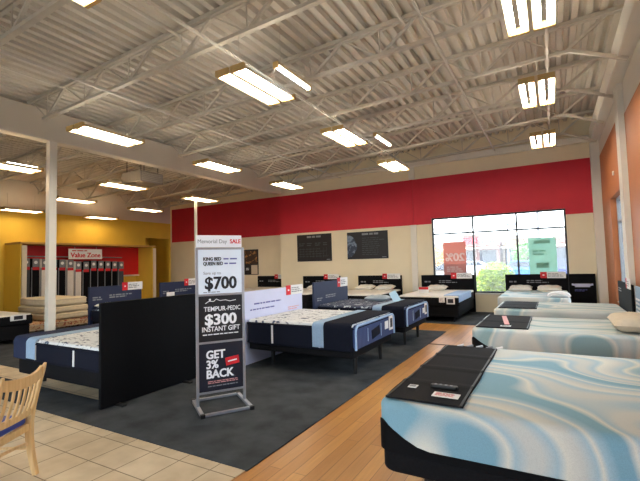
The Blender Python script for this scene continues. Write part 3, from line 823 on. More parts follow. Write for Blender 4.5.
t = thing('bed', ((HX+FX)/2, 7.85, 0), 'navy leaf-patterned bed with navy headboard behind the middle bed', 'bed')
sealy(t, HX, FX, 7.1, 8.58, .72, 'floralnavy', True, True, 1)
bm = B(); box(bm, HX-.05, HX-.005, 7.03, 8.56, .02, 1.17, .006); hb = part('headboard', bm, 'navyboard', t, label='navy headboard board with white print')
bm = B(); scribble(bm, (xf, 7.14, .86), (0, 1, 0), (0, 0, 1), .3, .08, 2, .5, seed=12); part('print', bm, 'inkgrey', hb)
bm = B(); scribble(bm, (xf, 7.5, .90), (0, 1, 0), (0, 0, 1), .65, .08, 2, .5, seed=13); part('print', bm, 'inkgrey', hb)
topper_sign(t, (xf, 8.05, 1.02), (0, 1, 0), (1, 0, 0), .5, .2)
frametag(FX+.007, 8.40, .46, .16, .22, 'white framed black tag on the foot of the navy leaf-patterned bed')
bm = B(); box(bm, FX+.0065, FX+.0145, 8.18, 8.30, .50, .60, .002); solo('price_tag', bm, 'wtag', 'plain white card on the foot of the navy leaf-patterned bed', 'tag')
# tent card on that bed
bm = B(); bar(bm, (-2.76, 7.98, .74), (-2.90, 8.04, .93), .15, .008, up=(.5, -.86, 0))
solo('tent_card', bm, 'cardblue', 'light blue display card standing on the navy leaf-patterned bed', 'card')
solo('folded_throw', pillow_bm(-3.25, 8.15, .79, .50, .34, .12), 'throwgrey', 'pale grey-blue folded throw on the navy leaf-patterned bed', 'throw', smooth=True)

# left bed with black headboard
t = thing('bed', (-5.4, 3.45, 0), 'navy bed at left with leaf-patterned top, seen past its tall black headboard', 'bed')
sealy(t, -4.42, -6.38, 2.80, 4.10, .66, 'floral', True, False, -1, (.19, .38), blm=('navyblanket', 'lightblue'), bw=(.34, .56))
bm = B(); box(bm, -4.40, -4.355, 2.745, 4.12, .02, 1.175, .006); part('headboard', bm, 'blackpanel', t, label='tall plain black headboard panel')
for y in (2.95, 3.92):
    bm = B(); box(bm, -4.42, -4.24, y-.03, y+.03, .0095, .03, .004); part('headboard_foot', bm, 'blackmetal', t)
solo('folded_throw', pillow_bm(-4.72, 3.65, .71, .34, .55, .07), 'pillow', 'flat white pad near the black headboard on the left navy bed', 'pad', smooth=True)

# two beds in the side bay, navy headboards seen over the black panel
for y0, y1, lb, nm in ((5.68, 7.08, 'bed behind the white column with navy headboard and white pillow', 1), (7.68, 9.08, 'bed in the side bay with navy headboard, behind the sale sign', 2)):
    t = thing('bed', (-8.5, (y0+y1)/2, 0), lb, 'bed', 'navy headboard beds in the side bay')
    sealy(t, -9.45, -7.6, y0, y1, .62, 'floralnavy', False, False, 1, (.2, .34))
    bm = B(); box(bm, -9.53, -9.47, y0, y1, .02, 1.13, .006); hb = part('headboard', bm, 'navyboard', t)
    bm = B(); scribble(bm, (-9.47, y0+.08, .9), (0, 1, 0), (0, 0, 1), .3, .1, 2, .6, seed=21); part('print', bm, 'inkgrey', hb)
    bm = B(); scribble(bm, (-9.47, y0+.5, .93), (0, 1, 0), (0, 0, 1), .62, .1, 2, .6, seed=22); part('print', bm, 'inkgrey', hb)
    topper_sign(t, (-9.466, y1-.56, 1.0), (0, 1, 0), (1, 0, 0), .58, .2)
solo('pillow', pillow_bm(-9.2, 6.05, .69, .40, .6, .13), 'pillow', 'white pillow on the bed behind the white column', 'pillow', smooth=True)
bm = B(); box(bm, -9.3, -9.28, 7.74, 8.0, .63, .86, .003); solo('display_card', bm, 'wtag', 'small white card peeking over the black headboard panel', 'card')

# far left bed running out of the frame
t = thing('bed', (-11.1, 4.0, 0), 'dark bed with pale top at the far left, cut by the frame', 'bed')
bm = B(); slab(bm, -12.1, -10.05, 3.2, 4.72, .10, .40, .06, .02); part('base', bm, 'black', t, smooth=True)
legs(t, [(-10.2, 3.4), (-10.2, 4.55), (-11.9, 3.4), (-11.9, 4.55)], .10, .03)
bm = B(); slab(bm, -12.1, -10.0, 3.16, 4.76, .40, .60, .08, .03); part('mattress', bm, 'black', t, smooth=True)
bm = B(); slab(bm, -12.08, -10.02, 3.18, 4.74, .56, .62, .08, .025, 4, .01); part('quilted_top', bm, 'pillow', t, smooth=True)
bm = B(); box(bm, -12.18, -12.12, 3.2, 4.72, .01, 1.05, .006); part('headboard', bm, 'black', t)
frametag(-9.99, 4.45, .50, .3, .12, 'white framed tag on the dark bed at the far left')

# ---- beds along the back wall, feet toward the viewer
def wallbed(x0, x1, yh, yf, label, pil, cover, sidem='black', group='beds along the back wall', topm='pillow', frame=True):
    t = thing('bed', ((x0+x1)/2, (yh+yf)/2, 0), label, 'bed', group)
    bm = B(); slab(bm, x0+.02, x1-.02, yf+.03, yh-.06, .14, .40, .05, .02); part('base', bm, 'black', t, smooth=True)
    legs(t, [(x0+.15, yf+.15), (x1-.15, yf+.15), (x0+.15, yh-.3), (x1-.15, yh-.3)], .14, .03)
    bm = B(); slab(bm, x0, x1, yf, yh-.05, .40, .63, .08, .03); part('mattress', bm, sidem, t, smooth=True)
    bm = B(); slab(bm, x0+.004, x1-.004, yf+.004, yh-.054, .585, .66, .08, .035, 4, .008); part('quilted_top', bm, topm, t, smooth=True)
    bm = B(); box(bm, x0-.02, x1+.02, yh-.05, yh, .02, 1.10, .006); hb = part('headboard', bm, 'blackpanel', t)
    bm = B(); scribble(bm, (x0+.08, yh-.05, .93), (1, 0, 0), (0, 0, 1), .3, .07, 1, .6, seed=31); part('print', bm, 'grey', hb)
    bm = B(); scribble(bm, (x0+.52, yh-.05, .95), (1, 0, 0), (0, 0, 1), .6, .1, 2, .5, seed=32); part('print', bm, 'grey', hb)
    topper_sign(t, (x0+(x1-x0)*.58, yh-.052, .99), (1, 0, 0), (0, -1, 0), .60, .17)
    for k, (px, lb) in enumerate(pil):
        solo('pillow', pillow_bm(px, yh-.38, .735, .58, .42, .15, 0, .12), 'pillow', lb, 'pillow', 'white pillows on the back wall beds', smooth=True)
    if cover:
        xa, xb = cover
        bm = B(); drape_x = [(yf-.012, .62)]
        box(bm, xa, xb, yf+.05, yh-.6, .655, .678, .01); box(bm, xb-.012, xb+.004, yf+.05, yh-.6, .50, .67, .004)
        part('cover', bm, 'piping', t)
    return t
wallbed(-3.58, -2.05, 12.74, 10.4, 'dark bed left of the window with black headboard and pale blue cover', [(-3.05, 'white pillow on the dark bed left of the window')], (-2.42, -2.05))
wallbed(-5.74, -4.26, 12.74, 10.5, 'dark bed under the right-hand black wall poster, two white pillows', [(-5.36, 'white pillow, the left of two under the right-hand wall poster'), (-4.68, 'white pillow, the right of two under the right-hand wall poster')], None)
wallbed(-7.94, -6.46, 12.74, 10.5, 'dark bed under the left-hand black wall poster, mostly hidden', [(-7.2, 'white pillow under the left-hand wall poster')], None)
wallbed(-10.5, -9.05, 13.34, 11.2, 'dark bed against the wall below the small framed picture', [], None)
wallbed(-1.18, .30, 12.74, 10.4, 'pale bed below the window with wide black headboard, two pillows', [(-.80, 'white pillow below the window, the left of the pair'), (-.12, 'white pillow below the window, the right of the pair')], None, sidem='swirl3', group='beds along the back wall', topm='swirl3')
frametag2 = [(-2.24, .38, .2, .16, 'white framed black tag on the foot of the dark bed left of the window', True), (-2.45, .42, .14, .12, 'plain white card on the foot of the dark bed left of the window', False)]
for x, z, w, h, lb, fr in frametag2:
    t = thing('price_tag', (x, 10.39, z+.08), lb, 'tag', 'tags hung on bed foot ends'); x = t.location.x; z += .08
    bm = B(); box(bm, x-w/2, x+w/2, 10.376, 10.388, z, z+h, .003); part('frame', bm, 'wtag', t)
    if fr: bm = B(); box(bm, x-w*.33, x+w*.33, 10.371, 10.376, z+h*.2, z+h*.8); part('screen', bm, 'inkblack', t)
    else: bm = B(); scribble(bm, (x-w*.4, 10.376, z+h*.85), (1, 0, 0), (0, 0, 1), w*.8, h*.7, 3, seed=40); part('print', bm, 'grey', t)
t = thing('price_card', (-3.12, 11.2, .67), 'small red and white card standing on the dark bed left of the window', 'card')
bm = B(); box(bm, -3.26, -2.98, 11.19, 11.2, .668, .83, .002); part('card', bm, 'wtag', t)
bm = B(); box(bm, -3.25, -2.99, 11.184, 11.19, .76, .825); part('stripe', bm, 'redtag', t)
# white folded bolster on the third marbled bed's far side
t = thing('folded_blanket', (.08, 10.6, .66), 'white rolled blanket with dark gap on the foot of the window bed', 'blanket')
bm = B(); pts = [(-.22, 10.62, .70)]
for k in range(9):
    a = PI-PI*k/8; pts.append((.08+.20*math.cos(a), 10.62, .68+.08*math.sin(a)))
sweep(bm, pts[1:], .36, .06, (0, 1, 0)); part('roll', bm, 'wtag', t, smooth=True)
# black info panel right of the window bed
t = thing('info_board', (.62, 12.68, 0), 'black upright board with pale ribbon emblem right of the window', 'board')
bm = B(); box(bm, .345, .93, 12.66, 12.70, .01, 1.10, .006); part('panel', bm, 'blackpanel', t)
bm = B(); bar(bm, (.47, 12.658, .80), (.80, 12.658, .80), .003, .09); bar(bm, (.40, 12.658, .83), (.50, 12.658, .80), .003, .05); bar(bm, (.77, 12.658, .80), (.87, 12.658, .83), .003, .05); part('emblem', bm, 'lavender', t)
bm = B(); scribble(bm, (.46, 12.659, .70), (1, 0, 0), (0, 0, 1), .36, .06, 2, seed=44); part('print', bm, 'printblue', t)

# ------------------------------------------------------------------ wall posters
def poster(x0, x1, z0, z1, y, label, seed, moon):
    t = thing('wall_poster', ((x0+x1)/2, y, z0), label, 'poster')
    bm = B(); box(bm, x0, x1, y-.03, y, z0, z1, .004); part('board', bm, 'signblack', t)
    f = y-.03; w = x1-x0; h = z1-z0
    bm = B(); scribble(bm, (x0+w*(.38 if moon else .3), f, z1-h*.05), (1, 0, 0), (0, 0, 1), w*.42, h*.085, 1, .8, seed=seed, ragged=False); part('title', bm, 'inkgrey', t)
    bm = B()
    if moon:
        scribble(bm, (x0+w*.38, f, z1-h*.2), (1, 0, 0), (0, 0, 1), w*.55, h*.68, 9, .3, seed=seed+1); part('print', bm, 'leather', t)
        bm = B(); n = 24; c = Vector((x0+.004, f-.002, z0+h*.48)); cv = bm.verts.new(c); arc = [bm.verts.new(c+Vector((w*.24*math.cos(-PI/2+PI*k/n)*(1+.05*math.sin(7*k)), 0, h*.42*math.sin(-PI/2+PI*k/n)))) for k in range(n+1)]
        for k in range(n): bm.faces.new((cv, arc[k], arc[k+1]))
        part('picture', bm, blotch('grey_blue_picture', (120, 136, 158), (60, 70, 90), 4, .52), t)
    else:
        for k in range(4): scribble(bm, (x0+w*(.06+.235*k), f, z1-h*.3), (1, 0, 0), (0, 0, 1), w*.17, h*.14, 2, .5, seed=seed+2+k)
        for k in range(9): box(bm, x0+w*(.1+.095*k), x0+w*(.1+.095*k)+.008, f-.002, f, z0+h*.14, z0+h*.5)
        scribble(bm, (x0+w*.06, f, z0+h*.5), (1, 0, 0), (0, 0, 1), w*.88, h*.36, 4, .18, seed=seed+9); part('print', bm, 'leather', t)
    bm = B(); box(bm, x1-w*.14, x1-w*.04, f-.002, f, z0+h*.04, z0+h*.07); part('small_mark', bm, 'inkgrey', t)
poster(-8.23, -6.79, 1.63, 2.61, YB, 'black wall poster with a table of pale print, left of the pair', 50, False)
poster(-6.17, -4.69, 1.66, 2.585, YB, 'black wall poster with a grey-blue half-round picture, right of the pair', 70, True)
t = thing('wall_poster', (-10.92, YB2, 1.15), 'small framed brown and black picture on the cream wall left of the posters', 'picture')
bm = B(); box(bm, -11.28, -10.54, YB2-.03, YB2, 1.15, 2.2, .004); part('board', bm, 'signblack', t)
bm = B(); box(bm, -11.24, -10.58, YB2-.033, YB2-.03, 1.6, 2.14); part('picture', bm, blotch('brown_picture', (70, 52, 40), (170, 120, 70), 4, .58), t)
bm = B(); box(bm, -10.9, -10.58, YB2-.033, YB2-.03, 1.18, 1.55); part('caption', bm, 'beigepillow', t)
bm = B(); scribble(bm, (-11.18, YB2-.031, 1.45), (1, 0, 0), (0, 0, 1), .2, .12, 2, seed=81); part('print', bm, 'inkwhite', t)

# window films (seen from behind, so the writing is mirrored)
t = thing('window_poster', (-2.58, YB+.07, 1.0), 'pink poster stuck to the window pane, its percent sign mirrored', 'poster')
bm = B(); box(bm, -2.93, -2.26, YB+.05, YB+.053, 1.0, 2.10); part('sheet', bm, 'posterpink', t)
bm = B(); box(bm, -2.93, -2.26, YB+.047, YB+.05, 1.0, 1.42); part('lower_half', bm, 'posterpink2', t)
lettering('20%', .34, (-2.58, YB+.047, 1.62), (-1, 0, 0), (0, 0, 1), 'posterwhite', t, bold=.02)
bm = B(); scribble(bm, (-2.84, YB+.046, 1.36), (1, 0, 0), (0, 0, 1), .5, .18, 3, seed=90); part('print', bm, 'posterwhite', t)
t = thing('window_poster', (-.24, YB+.07, .9), 'pale green poster stuck to the right-hand window pane', 'poster')
bm = B(); box(bm, -.58, .10, YB+.05, YB+.053, .9, 2.10); part('sheet', bm, 'postergreen', t)
bm = B(); box(bm, -.44, -.04, YB+.047, YB+.05, 1.94, 2.03); part('title_block', bm, 'postergreen2', t); bm = B(); scribble(bm, (-.48, YB+.05, 1.78), (1, 0, 0), (0, 0, 1), .5, .18, 2, .5, seed=91); part('print', bm, 'postergreen2', t); bm = B(); scribble(bm, (-.40, YB+.05, 1.42), (1, 0, 0), (0, 0, 1), .36, .16, 1, .9, seed=92, ragged=False); part('print', bm, 'postergreen2', t)

# ------------------------------------------------------------------ display bay in the yellow wall
t = thing('display_bay', (-15.3, 9.2, 0), 'yellow alcove frame with red back panel against the yellow wall', 'display bay')
Y0, Y1, XF, ZT = 6.6, 11.74, -14.75, 2.42
for y0, y1 in ((Y0, Y0+.06), (Y1-.2, Y1-.14)):
    bm = B(); box(bm, XL+.012, XF, y0, y1, 0, ZT, .004); part('side_panel', bm, 'yellow', t)
for y in (Y0+.06, Y1-.14):
    bm = B(); box(bm, XF-.05, XF, y-.03, y+.14, 0, ZT-.04, .006); part('edge_strip', bm, 'wing', t)
bm = B(); box(bm, XL+.012, XF+.01, Y0, Y1, ZT, ZT+.07, .006); part('header', bm, mat('header_tan', (190, 150, 78), .6, .05, 5), t)
bm = B(); box(bm, XL+.03, XL+.16, Y0+.06, Y1-.2, 1.28, ZT); part('back_panel', bm, 'redpanel', t, label='red upper back panel')
bm = B(); box(bm, XL+.03, XL+.22, Y0+.06, Y1-.2, 1.22, 1.28, .004); part('ledge', bm, 'wing', t)
t = thing('hanging_sign', (-14.9, 8.8, 1.93), 'white sign reading Value Zone in red on the red bay', 'sign')
bm = B(); box(bm, -14.92, -14.895, 8.18, 9.42, 1.93, 2.30, .008); part('board', bm, 'wtag', t)
lettering('Value Zone', .235, (-14.894, 8.80, 2.07), (0, 1, 0), (0, 0, 1), 'inkred', t, bold=.02)
bm = B(); scribble(bm, (-14.894, 8.30, 2.27), (0, 1, 0), (0, 0, 1), .6, .07, 1, .5, seed=95); part('print', bm, 'inkred', t)
for y in (8.4, 9.2):
    bm = B(); tube(bm, [(-14.908, y, 2.29), (-14.908, y, 2.425)], .006, 6); part('hanger', bm, 'steel', t)
bm = B(); tube(bm, [(-15.2, 6.75, 2.04), (-15.2, 10.45, 1.99)], .02, 8); solo('display_rail', bm, 'silver', 'grey rail along the tops of the upright mattresses in the red bay', 'rail')
# mattresses stood on end under the rail
ys = 6.76; k = 0
bodies = ['leather', 'blackpanel', 'pillow', 'pillow', 'blackpanel', 'pillow', 'pillow', 'blackpanel', 'blackpanel', 'blackpanel', 'blackpanel', 'blackpanel', 'leather']
wds = ['grey', 'black', 'pale grey', 'pale grey', 'black', 'white', 'white', 'black', 'black', 'black', 'black', 'black', 'grey']
pos = ['outermost at the yellow side panel', 'second from the yellow side panel', 'third from the yellow side panel', 'just hidden behind the white column', 'first right of the white column', 'second right of the white column', 'third right of the white column', 'left of the three below the white sign', 'middle of the three below the white sign', 'right of the three below the white sign', 'third from the right end of the row', 'second from the right end of the row', 'at the right end of the row']
for k in range(13):
    w = .27; y = ys+k*.283; h = 1.97-.012*k-(.05 if k in (6, 7) else 0)
    t = thing('display_mattress', (-15.25, y+w/2, 0), '%s upright mattress in the red bay, %s' % (wds[k], pos[k]), 'mattress', 'mattresses stood on end in the red bay')
    bm = B(); slab(bm, -15.50, -15.02, y, y+w, .01, h, .05, .03, 3); part('body', bm, bodies[k], t, smooth=True)
    bm = B(); box(bm, -15.015, -14.995, y+.0, y+.03, .06, h-.3, .004); part('edge_piping', bm, 'grey', t)
    bm = B(); box(bm, -15.015, -15.0, y+.04, y+w-.03, h-.28, h, .003); cd = part('card', bm, 'grey', t, label='grey product card')
    bm = B(); tube(bm, [(-15.0, y+w/2, h-.13), (-14.996, y+w/2, h-.13)], .055, 12); part('badge', bm, 'wtag', cd)
    bm = B(); box(bm, -15.014, -14.999, y+.04, y+w-.03, h-.38, h-.285, .003); part('red_label', bm, 'redtag', t)
# stack of mattresses lying flat
G = 'flat mattresses stacked before the red bay'
for z0, z1, x0, x1, y0, y1, m, lb in ((.01, .215, -13.1, -11.45, 5.3, 7.2, 'floralred', 'red flowered mattress at the bottom of the flat stack'),
                              (.232, .40, -13.1, -11.5, 5.75, 7.0, 'matcream', 'cream mattress second from the bottom of the flat stack'),
                              (.416, .58, -13.1, -11.5, 5.8, 6.9, 'matcream', 'cream mattress second from the top of the flat stack'),
                              (.596, .80, -13.1, -11.5, 5.85, 6.85, 'matcream', 'sagging cream mattress on top of the flat stack')):
    t = thing('mattress', ((x0+x1)/2, (y0+y1)/2, z0), lb, 'mattress', G)
    bm = B(); slab(bm, x0, x1, y0, y1, z0, z1, .09, .05, 4, .008); part('body', bm, m, t, smooth=True)
    bm = B()
    for z in (z0+.045, z1-.045):
        o = rrect(x0-.004, x1+.004, y0-.004, y1+.004, .09)
        for p, q in zip(o, o[1:]+o[:1]): bar(bm, (p[0], p[1], z), (q[0], q[1], z), .015, .015)
    part('edge_piping', bm, 'beigepillow', t)

# ------------------------------------------------------------------ sale sign on a stand
ang = math.atan2(.83, .56); t = thing('sign_stand', (-3.255, 3.445, .01), 'silver floor stand with three stacked sale boards on the carpet', 'sign', rz=ang)
W = .257
for s in (-1, 1):
    bm = B(); box(bm, s*W-.014, s*W+.014, -.014, .014, 0.02, 1.745, .003); part('post', bm, 'silver', t, local=True)
    bm = B(); box(bm, s*W-.02, s*W+.02, -.28, .28, .004, .034, .004); fb = part('foot', bm, 'silver', t, local=True)
    for y in (-.28, .28):
        bm = B(); box(bm, s*W-.024, s*W+.024, y-.02, y+.02, -.002, .038, .004); part('end_cap', bm, 'blackmetal', fb, local=True)
for y in (-.27, .27):
    bm = B(); box(bm, -W, W, y-.015, y+.015, .006, .034, .003); part('base_rail', bm, 'silver', t, local=True)
for z in (1.735, 1.222, .702, .165):
    bm = B(); box(bm, -W, W, -.012, .012, z-.012, z+.012, .003); part('cross_rail', bm, 'silver', t, local=True)
X, Z, YF0 = (1, 0, 0), (0, 0, 1), -.0125
bm = B(); box(bm, -W-.005, W-.01, -.006, .006, 1.75, 1.885, .003); tp = part('topper_board', bm, 'signwhite', t, local=True)
lettering('Memorial Day', .062, (-.248, -.006, 1.815), X, Z, 'inkgrey', tp, align='LEFT', local=True, sx=.92)
lettering('SALE', .066, (.236, -.006, 1.815), X, Z, 'inkred', tp, align='RIGHT', bold=.02, local=True, sx=.9)
boards = ((1.234, 1.724, 'signblue'), (.714, 1.210, 'signblack'), (.178, .690, 'signnavy')); bp = []
for z0, z1, m in boards:
    bm = B(); box(bm, -W+.016, W-.016, -.012, .006, z0, z1, .002); bp.append(part('sale_board', bm, m, t, local=True))
L = lambda s, size, x, z, m, p, **k: lettering(s, size, (x, YF0, z), X, Z, m, p, local=True, **k)
L('KING BED', .052, -.19, 1.618, 'inkblack', bp[0], align='LEFT', bold=.03, sx=.85); bm = B(); scribble(bm, (.035, YF0, 1.636), X, Z, .16, .034, 1, .45, seed=71, ragged=False); part('print', bm, 'printblue', bp[0], local=True)
L('QUEEN BED', .052, -.19, 1.566, 'inkblack', bp[0], align='LEFT', bold=.03, sx=.78); bm = B(); scribble(bm, (.045, YF0, 1.584), X, Z, .15, .034, 1, .45, seed=72, ragged=False); part('print', bm, 'printblue', bp[0], local=True)
L('Save up to', .046, -.19, 1.462, 'inkgrey', bp[0], align='LEFT')
L('$700', .19, 0.0, 1.345, 'inkblack', bp[0], bold=.02, sx=.92)
bm = B(); scribble(bm, (-.19, YF0, 1.262), X, Z, .25, .018, 1, seed=60); part('print', bm, 'inkgrey', bp[0], local=True)
L('TEMPUR', .070, .052, 1.065, 'inkwhite', bp[1], align='RIGHT', bold=.019, sx=.92); L('-PEDIC', .068, .056, 1.065, 'inkwhite', bp[1], align='LEFT', bold=.01, sx=.80)
bm = B(); pts = [(-.17, 1.13), (-.13, 1.155), (-.08, 1.15), (-.05, 1.175), (-.01, 1.155), (.05, 1.16), (.10, 1.145), (.17, 1.155)]
for (a, b), (c, d) in zip(pts, pts[1:]): bar(bm, (a, YF0-.001, b), (c, YF0-.001, d), .002, .007)
tube(bm, [(-.12, YF0-.001, 1.17), (-.12, YF0-.002, 1.17)], .012, 10); part('emblem', bm, 'inkwhite', bp[1], local=True)
L('$300', .165, -.005, .945, 'inkwhite', bp[1], bold=.02, sx=1.05); L('INSTANT GIFT', .074, 0, .845, 'inkwhite', bp[1], bold=.018, sx=.88)
bm = B(); scribble(bm, (-.2, YF0, .80), X, Z, .4, .022, 1, seed=61, ragged=False); part('print', bm, 'inkwhite', bp[1], local=True)
L('GET', .125, -.17, .565, 'inkwhite', bp[2], align='LEFT', bold=.024, sx=.9); L('3%', .125, -.17, .46, 'inkwhite', bp[2], align='LEFT', bold=.024, sx=.9); L('BACK', .125, -.17, .355, 'inkwhite', bp[2], align='LEFT', bold=.024, sx=.92)
bm = B(); bar(bm, (.045, YF0-.002, .475), (.195, YF0-.002, .495), .004, .085, bev=.0015); cc = part('credit_card_print', bm, 'redtag', bp[2], local=True)
bm = B(); bar(bm, (.07, YF0-.0045, .478), (.17, YF0-.0045, .491), .001, .014); part('stripe', bm, 'inkwhite', cc, local=True)
bm = B(); scribble(bm, (-.15, YF0, .29), X, Z, .33, .035, 2, seed=62, ragged=False); part('print', bm, 'pinkcard', bp[2], local=True)
bm = B(); scribble(bm, (-.15, YF0, .24), X, Z, .33, .02, 1, seed=63, ragged=False); part('print', bm, 'inkgrey', bp[2], local=True)

# ------------------------------------------------------------------ wooden chair at the near left
t = thing('chair', (-3.44, 1.49, .004), 'pale wooden slat-back chair with blue seat on the beige tile', 'chair', rz=math.atan2(.86, -.51)); t.scale = (1, 1, .905)
def yb(z):   # rake of the back posts
    return -.10*max(0, (z-.45)/.45)**1.25 - (.05*max(0, (.30-z)/.30)**1.3)
for s in (-1, 1):
    bm = B(); zs = [0, .08, .2, .32, .44, .56, .68, .78, .86, .92]
    sweep(bm, [(s*(.205+(.012*max(0, (z-.75)/.17) if z > .75 else 0)), yb(z), z) for z in zs], [.036, .038, .04, .042, .042, .04, .038, .036, .033, .022], [.036, .04, .044, .048, .05, .046, .042, .036, .028, .016], (1, 0, 0))
    part('rear_leg', bm, 'chairwood', t, local=True, smooth=True)
    bm = B(); sweep(bm, [(s*.20, .40, z) for z in (0, .15, .30, .42)], [.03, .034, .038, .042], [.03, .034, .038, .042], (1, 0, 0)); part('front_leg', bm, 'chairwood', t, local=True, smooth=True)
def crest(z, bow, h, th, name, rise=0, xw=.2):
    bm = B(); pts = []; hs = []
    for k in range(13):
        u = -1+2*k/12; pts.append((u*xw, yb(z)-bow*(1-u*u)*1.0, z+rise*abs(u)**2.5)); hs.append(h)
    rings = []
    for p, hh in zip(pts, hs): rings.append([(p[0], p[1]-th/2, p[2]-hh/2), (p[0], p[1]+th/2, p[2]-hh/2), (p[0], p[1]+th/2, p[2]+hh/2), (p[0], p[1]-th/2, p[2]+hh/2)])
    loft(bm, rings); return part(name, bm, 'chairwood', t, local=True, smooth=True)
crest(.825, .03, .085, .022, 'crest_rail', rise=.035, xw=.212)
crest(.53, .018, .05, .022, 'lower_back_rail')
for k in range(6):
    x = -.145+.29*k/5
    bm = B(); bow = lambda z: yb(z)-.022*(1-(x/.2)**2)
    sweep(bm, [(x, bow(z)-.012*math.sin(PI*(z-.53)/.28), z) for z in (.54, .60, .66, .72, .78, .81)], .024, .012, (1, 0, 0)); part('slat', bm, 'chairwood', t, local=True, smooth=True)
bm = B()
bar(bm, (-.2, .0, .40), (.2, .0, .40), .024, .055); bar(bm, (-.2, .4, .40), (.2, .4, .40), .024, .055); bar(bm, (-.2, 0, .40), (-.2, .4, .40), .024, .055); bar(bm, (.2, 0, .40), (.2, .4, .40), .024, .055)
part('seat_frame', bm, 'chairwood', t, local=True)
bm = B(); slab(bm, -.20, .20,   .01, .44, .425, .50, .04, .022, 4, .01); part('seat', bm, 'seatblue', t, local=True, smooth=True, label='blue vinyl seat cushion')
bm = B(); tube(bm, [(-.2, .0, .26), (-.12, .04, .262), (0, .06, .263), (.12, .04, .262), (.2, 0, .26)], .014, 8); part('stretcher', bm, 'chairwood', t, local=True, smooth=True)
for s in (-1, 1):
    bm = B(); tube(bm, [(s*.202, 0, .22), (s*.2, .4, .22)], .012, 8); part('stretcher', bm, 'chairwood', t, local=True, smooth=True)

# ------------------------------------------------------------------ outside the windows
bm = B(); box(bm, -90, 60, YB2+.3, 120, -.2, -.1); box(bm, XR+.4, 60, -40, YB2+.3, -.2, -.1); box(bm, -30, XR+.4, -40, YF-.4, -.2, -.1); struct('ground', bm, 'asphalt')
def shop(x0, x1, y, h, m, sign, label, parapet=.6):
    t = thing('shop_building', ((x0+x1)/2, y+6, -.1), label, 'building', 'shops across the car park')
    bm = B(); box(bm, x0, x1, y, y+12, -.1, h); box(bm, x0+1, x0+(x1-x0)*.55, y-.4, y+1, h-.2, h+parapet); part('walls', bm, m, t)
    n = max(2, int((x1-x0)/4))
    for k in range(n):
        a = x0+(x1-x0)*(k+.12)/n; b = x0+(x1-x0)*(k+.88)/n
        bm = B(); box(bm, a, b, y-.06, y+.02, .1, 2.7); part('shop_window', bm, 'shopdark', t)
    bm = B(); box(bm, x0, x1, y-1.4, y, 2.9, 3.1); part('awning', bm, 'wing', t)
    for a, b, z0, z1, sm in sign:
        bm = B(); box(bm, a, b, y-.5, y-.4, z0, z1); part('sign_board', bm, sm, t)
shop(-30, -12, 62, 4.0, 'stucco2', (), 'pale tan shop building at the left end across the car park', .3)
shop(-11.4, -6.0, 57.5, 3.9, 'stucco', ((-10.3, -8.4, 3.6, 4.4, 'redtag'), (-8.0, -6.5, 3.6, 4.3, 'teal')), 'pink stucco shop with red and teal signs across the car park', .9)
shop(-5.7, -1.2, 59, 4.2, 'stucco2', (), 'low tan shop building behind the lamp post across the car park', .3)
shop(-.9, 14, 58, 4.0, 'stucco', (), 'pink stucco shop at the right end across the car park', .4)
def leafball(name, loc, rx, rz, m, label, cat, n, leaf, stem='bushstem', trunk=0, seed=1):
    rd = random.Random(seed); t = thing(name, loc, label, cat)
    bm = B()
    for _ in range(n):
        while True:
            p = Vector((rd.uniform(-1, 1), rd.uniform(-1, 1), rd.uniform(-1, 1)))
            if .35 < p.length < 1: break
        c = Vector((p.x*rx, p.y*rx, trunk+rz+p.z*rz)); a = Vector((rd.gauss(0, 1), rd.gauss(0, 1), rd.gauss(0, .6))).normalized(); b = a.cross(Vector((rd.gauss(0, 1), rd.gauss(0, 1), 1))).normalized()
        s = leaf*rd.uniform(.6, 1.3)
        bm.faces.new([bm.verts.new(c+q) for q in (a*s, b*s*.45, -a*s, -b*s*.45)])
    me = bpy.data.meshes.new('foliage'); bm.to_mesh(me); bm.free(); me.materials.append(M[m]); f = bpy.data.objects.new('foliage', me); COL.objects.link(f); f.parent = t
    bm = B(); tube(bm, [(0, 0, 0), (0, 0, trunk+rz*.8)], .05 if not trunk else .16, 8)
    for k in range(5): a = k*1.26; tube(bm, [(0, 0, trunk+.1), (rx*.6*math.cos(a), rx*.6*math.sin(a), trunk+rz*1.1)], .02 if not trunk else .06, 6)
    part('stem', bm, stem, t, local=True)
leafball('bush', (-1.66, 14.6, -.1), .66, .78, 'leaf', 'bright yellow-green bush just outside the window', 'bush', 5200, .06, seed=3)
leafball('tree', (-12.0, 48, -.1), 1.3, 1.1, 'leafgold', 'golden-leaved tree at the left edge of the window view', 'tree', 900, .22, 'trunk', .9, 4)
leafball('tree', (-2.05, 42, -.1), 1.3, 1.1, 'leafgreen', 'small green tree in the car park beside the green poster', 'tree', 700, .22, 'trunk', .9, 5)
def car(x, y, m, label, rz=0):
    t = thing('car', (x, y, -.1), label, 'car', 'cars in the car park', rz)
    bm = B(); prof = [(-2.2, .3), (-2.2, .85), (-1.9, .98), (-1.2, 1.02), (-.7, 1.45), (.8, 1.45), (1.45, 1.0), (2.1, .9), (2.2, .6), (2.2, .3)]
    loft(bm, [[(a, -.85, b) for a, b in prof], [(a, .85, b) for a, b in prof]]); part('body', bm, m, t, local=True)
    bm = B(); w = [(-1.02, 1.04), (-.66, 1.38), (.76, 1.38), (1.25, 1.04)]; loft(bm, [[(a, -.87, b) for a, b in w], [(a, .87, b) for a, b in w]]); part('window', bm, 'shopdark', t, local=True)
    for a in (-1.4, 1.4):
        for s in (-.8, .8):
            bm = B(); tube(bm, [(a, s-.1, .32), (a, s+.1, .32)], .32, 16); part('wheel', bm, 'tyre', t, local=True)
car(-1.9, 33, 'carblue', 'bright blue car parked beyond the right-hand pane, left of the green poster')
car(1.0, 36, 'cardark', 'dark blue car parked at the right edge of the window view')
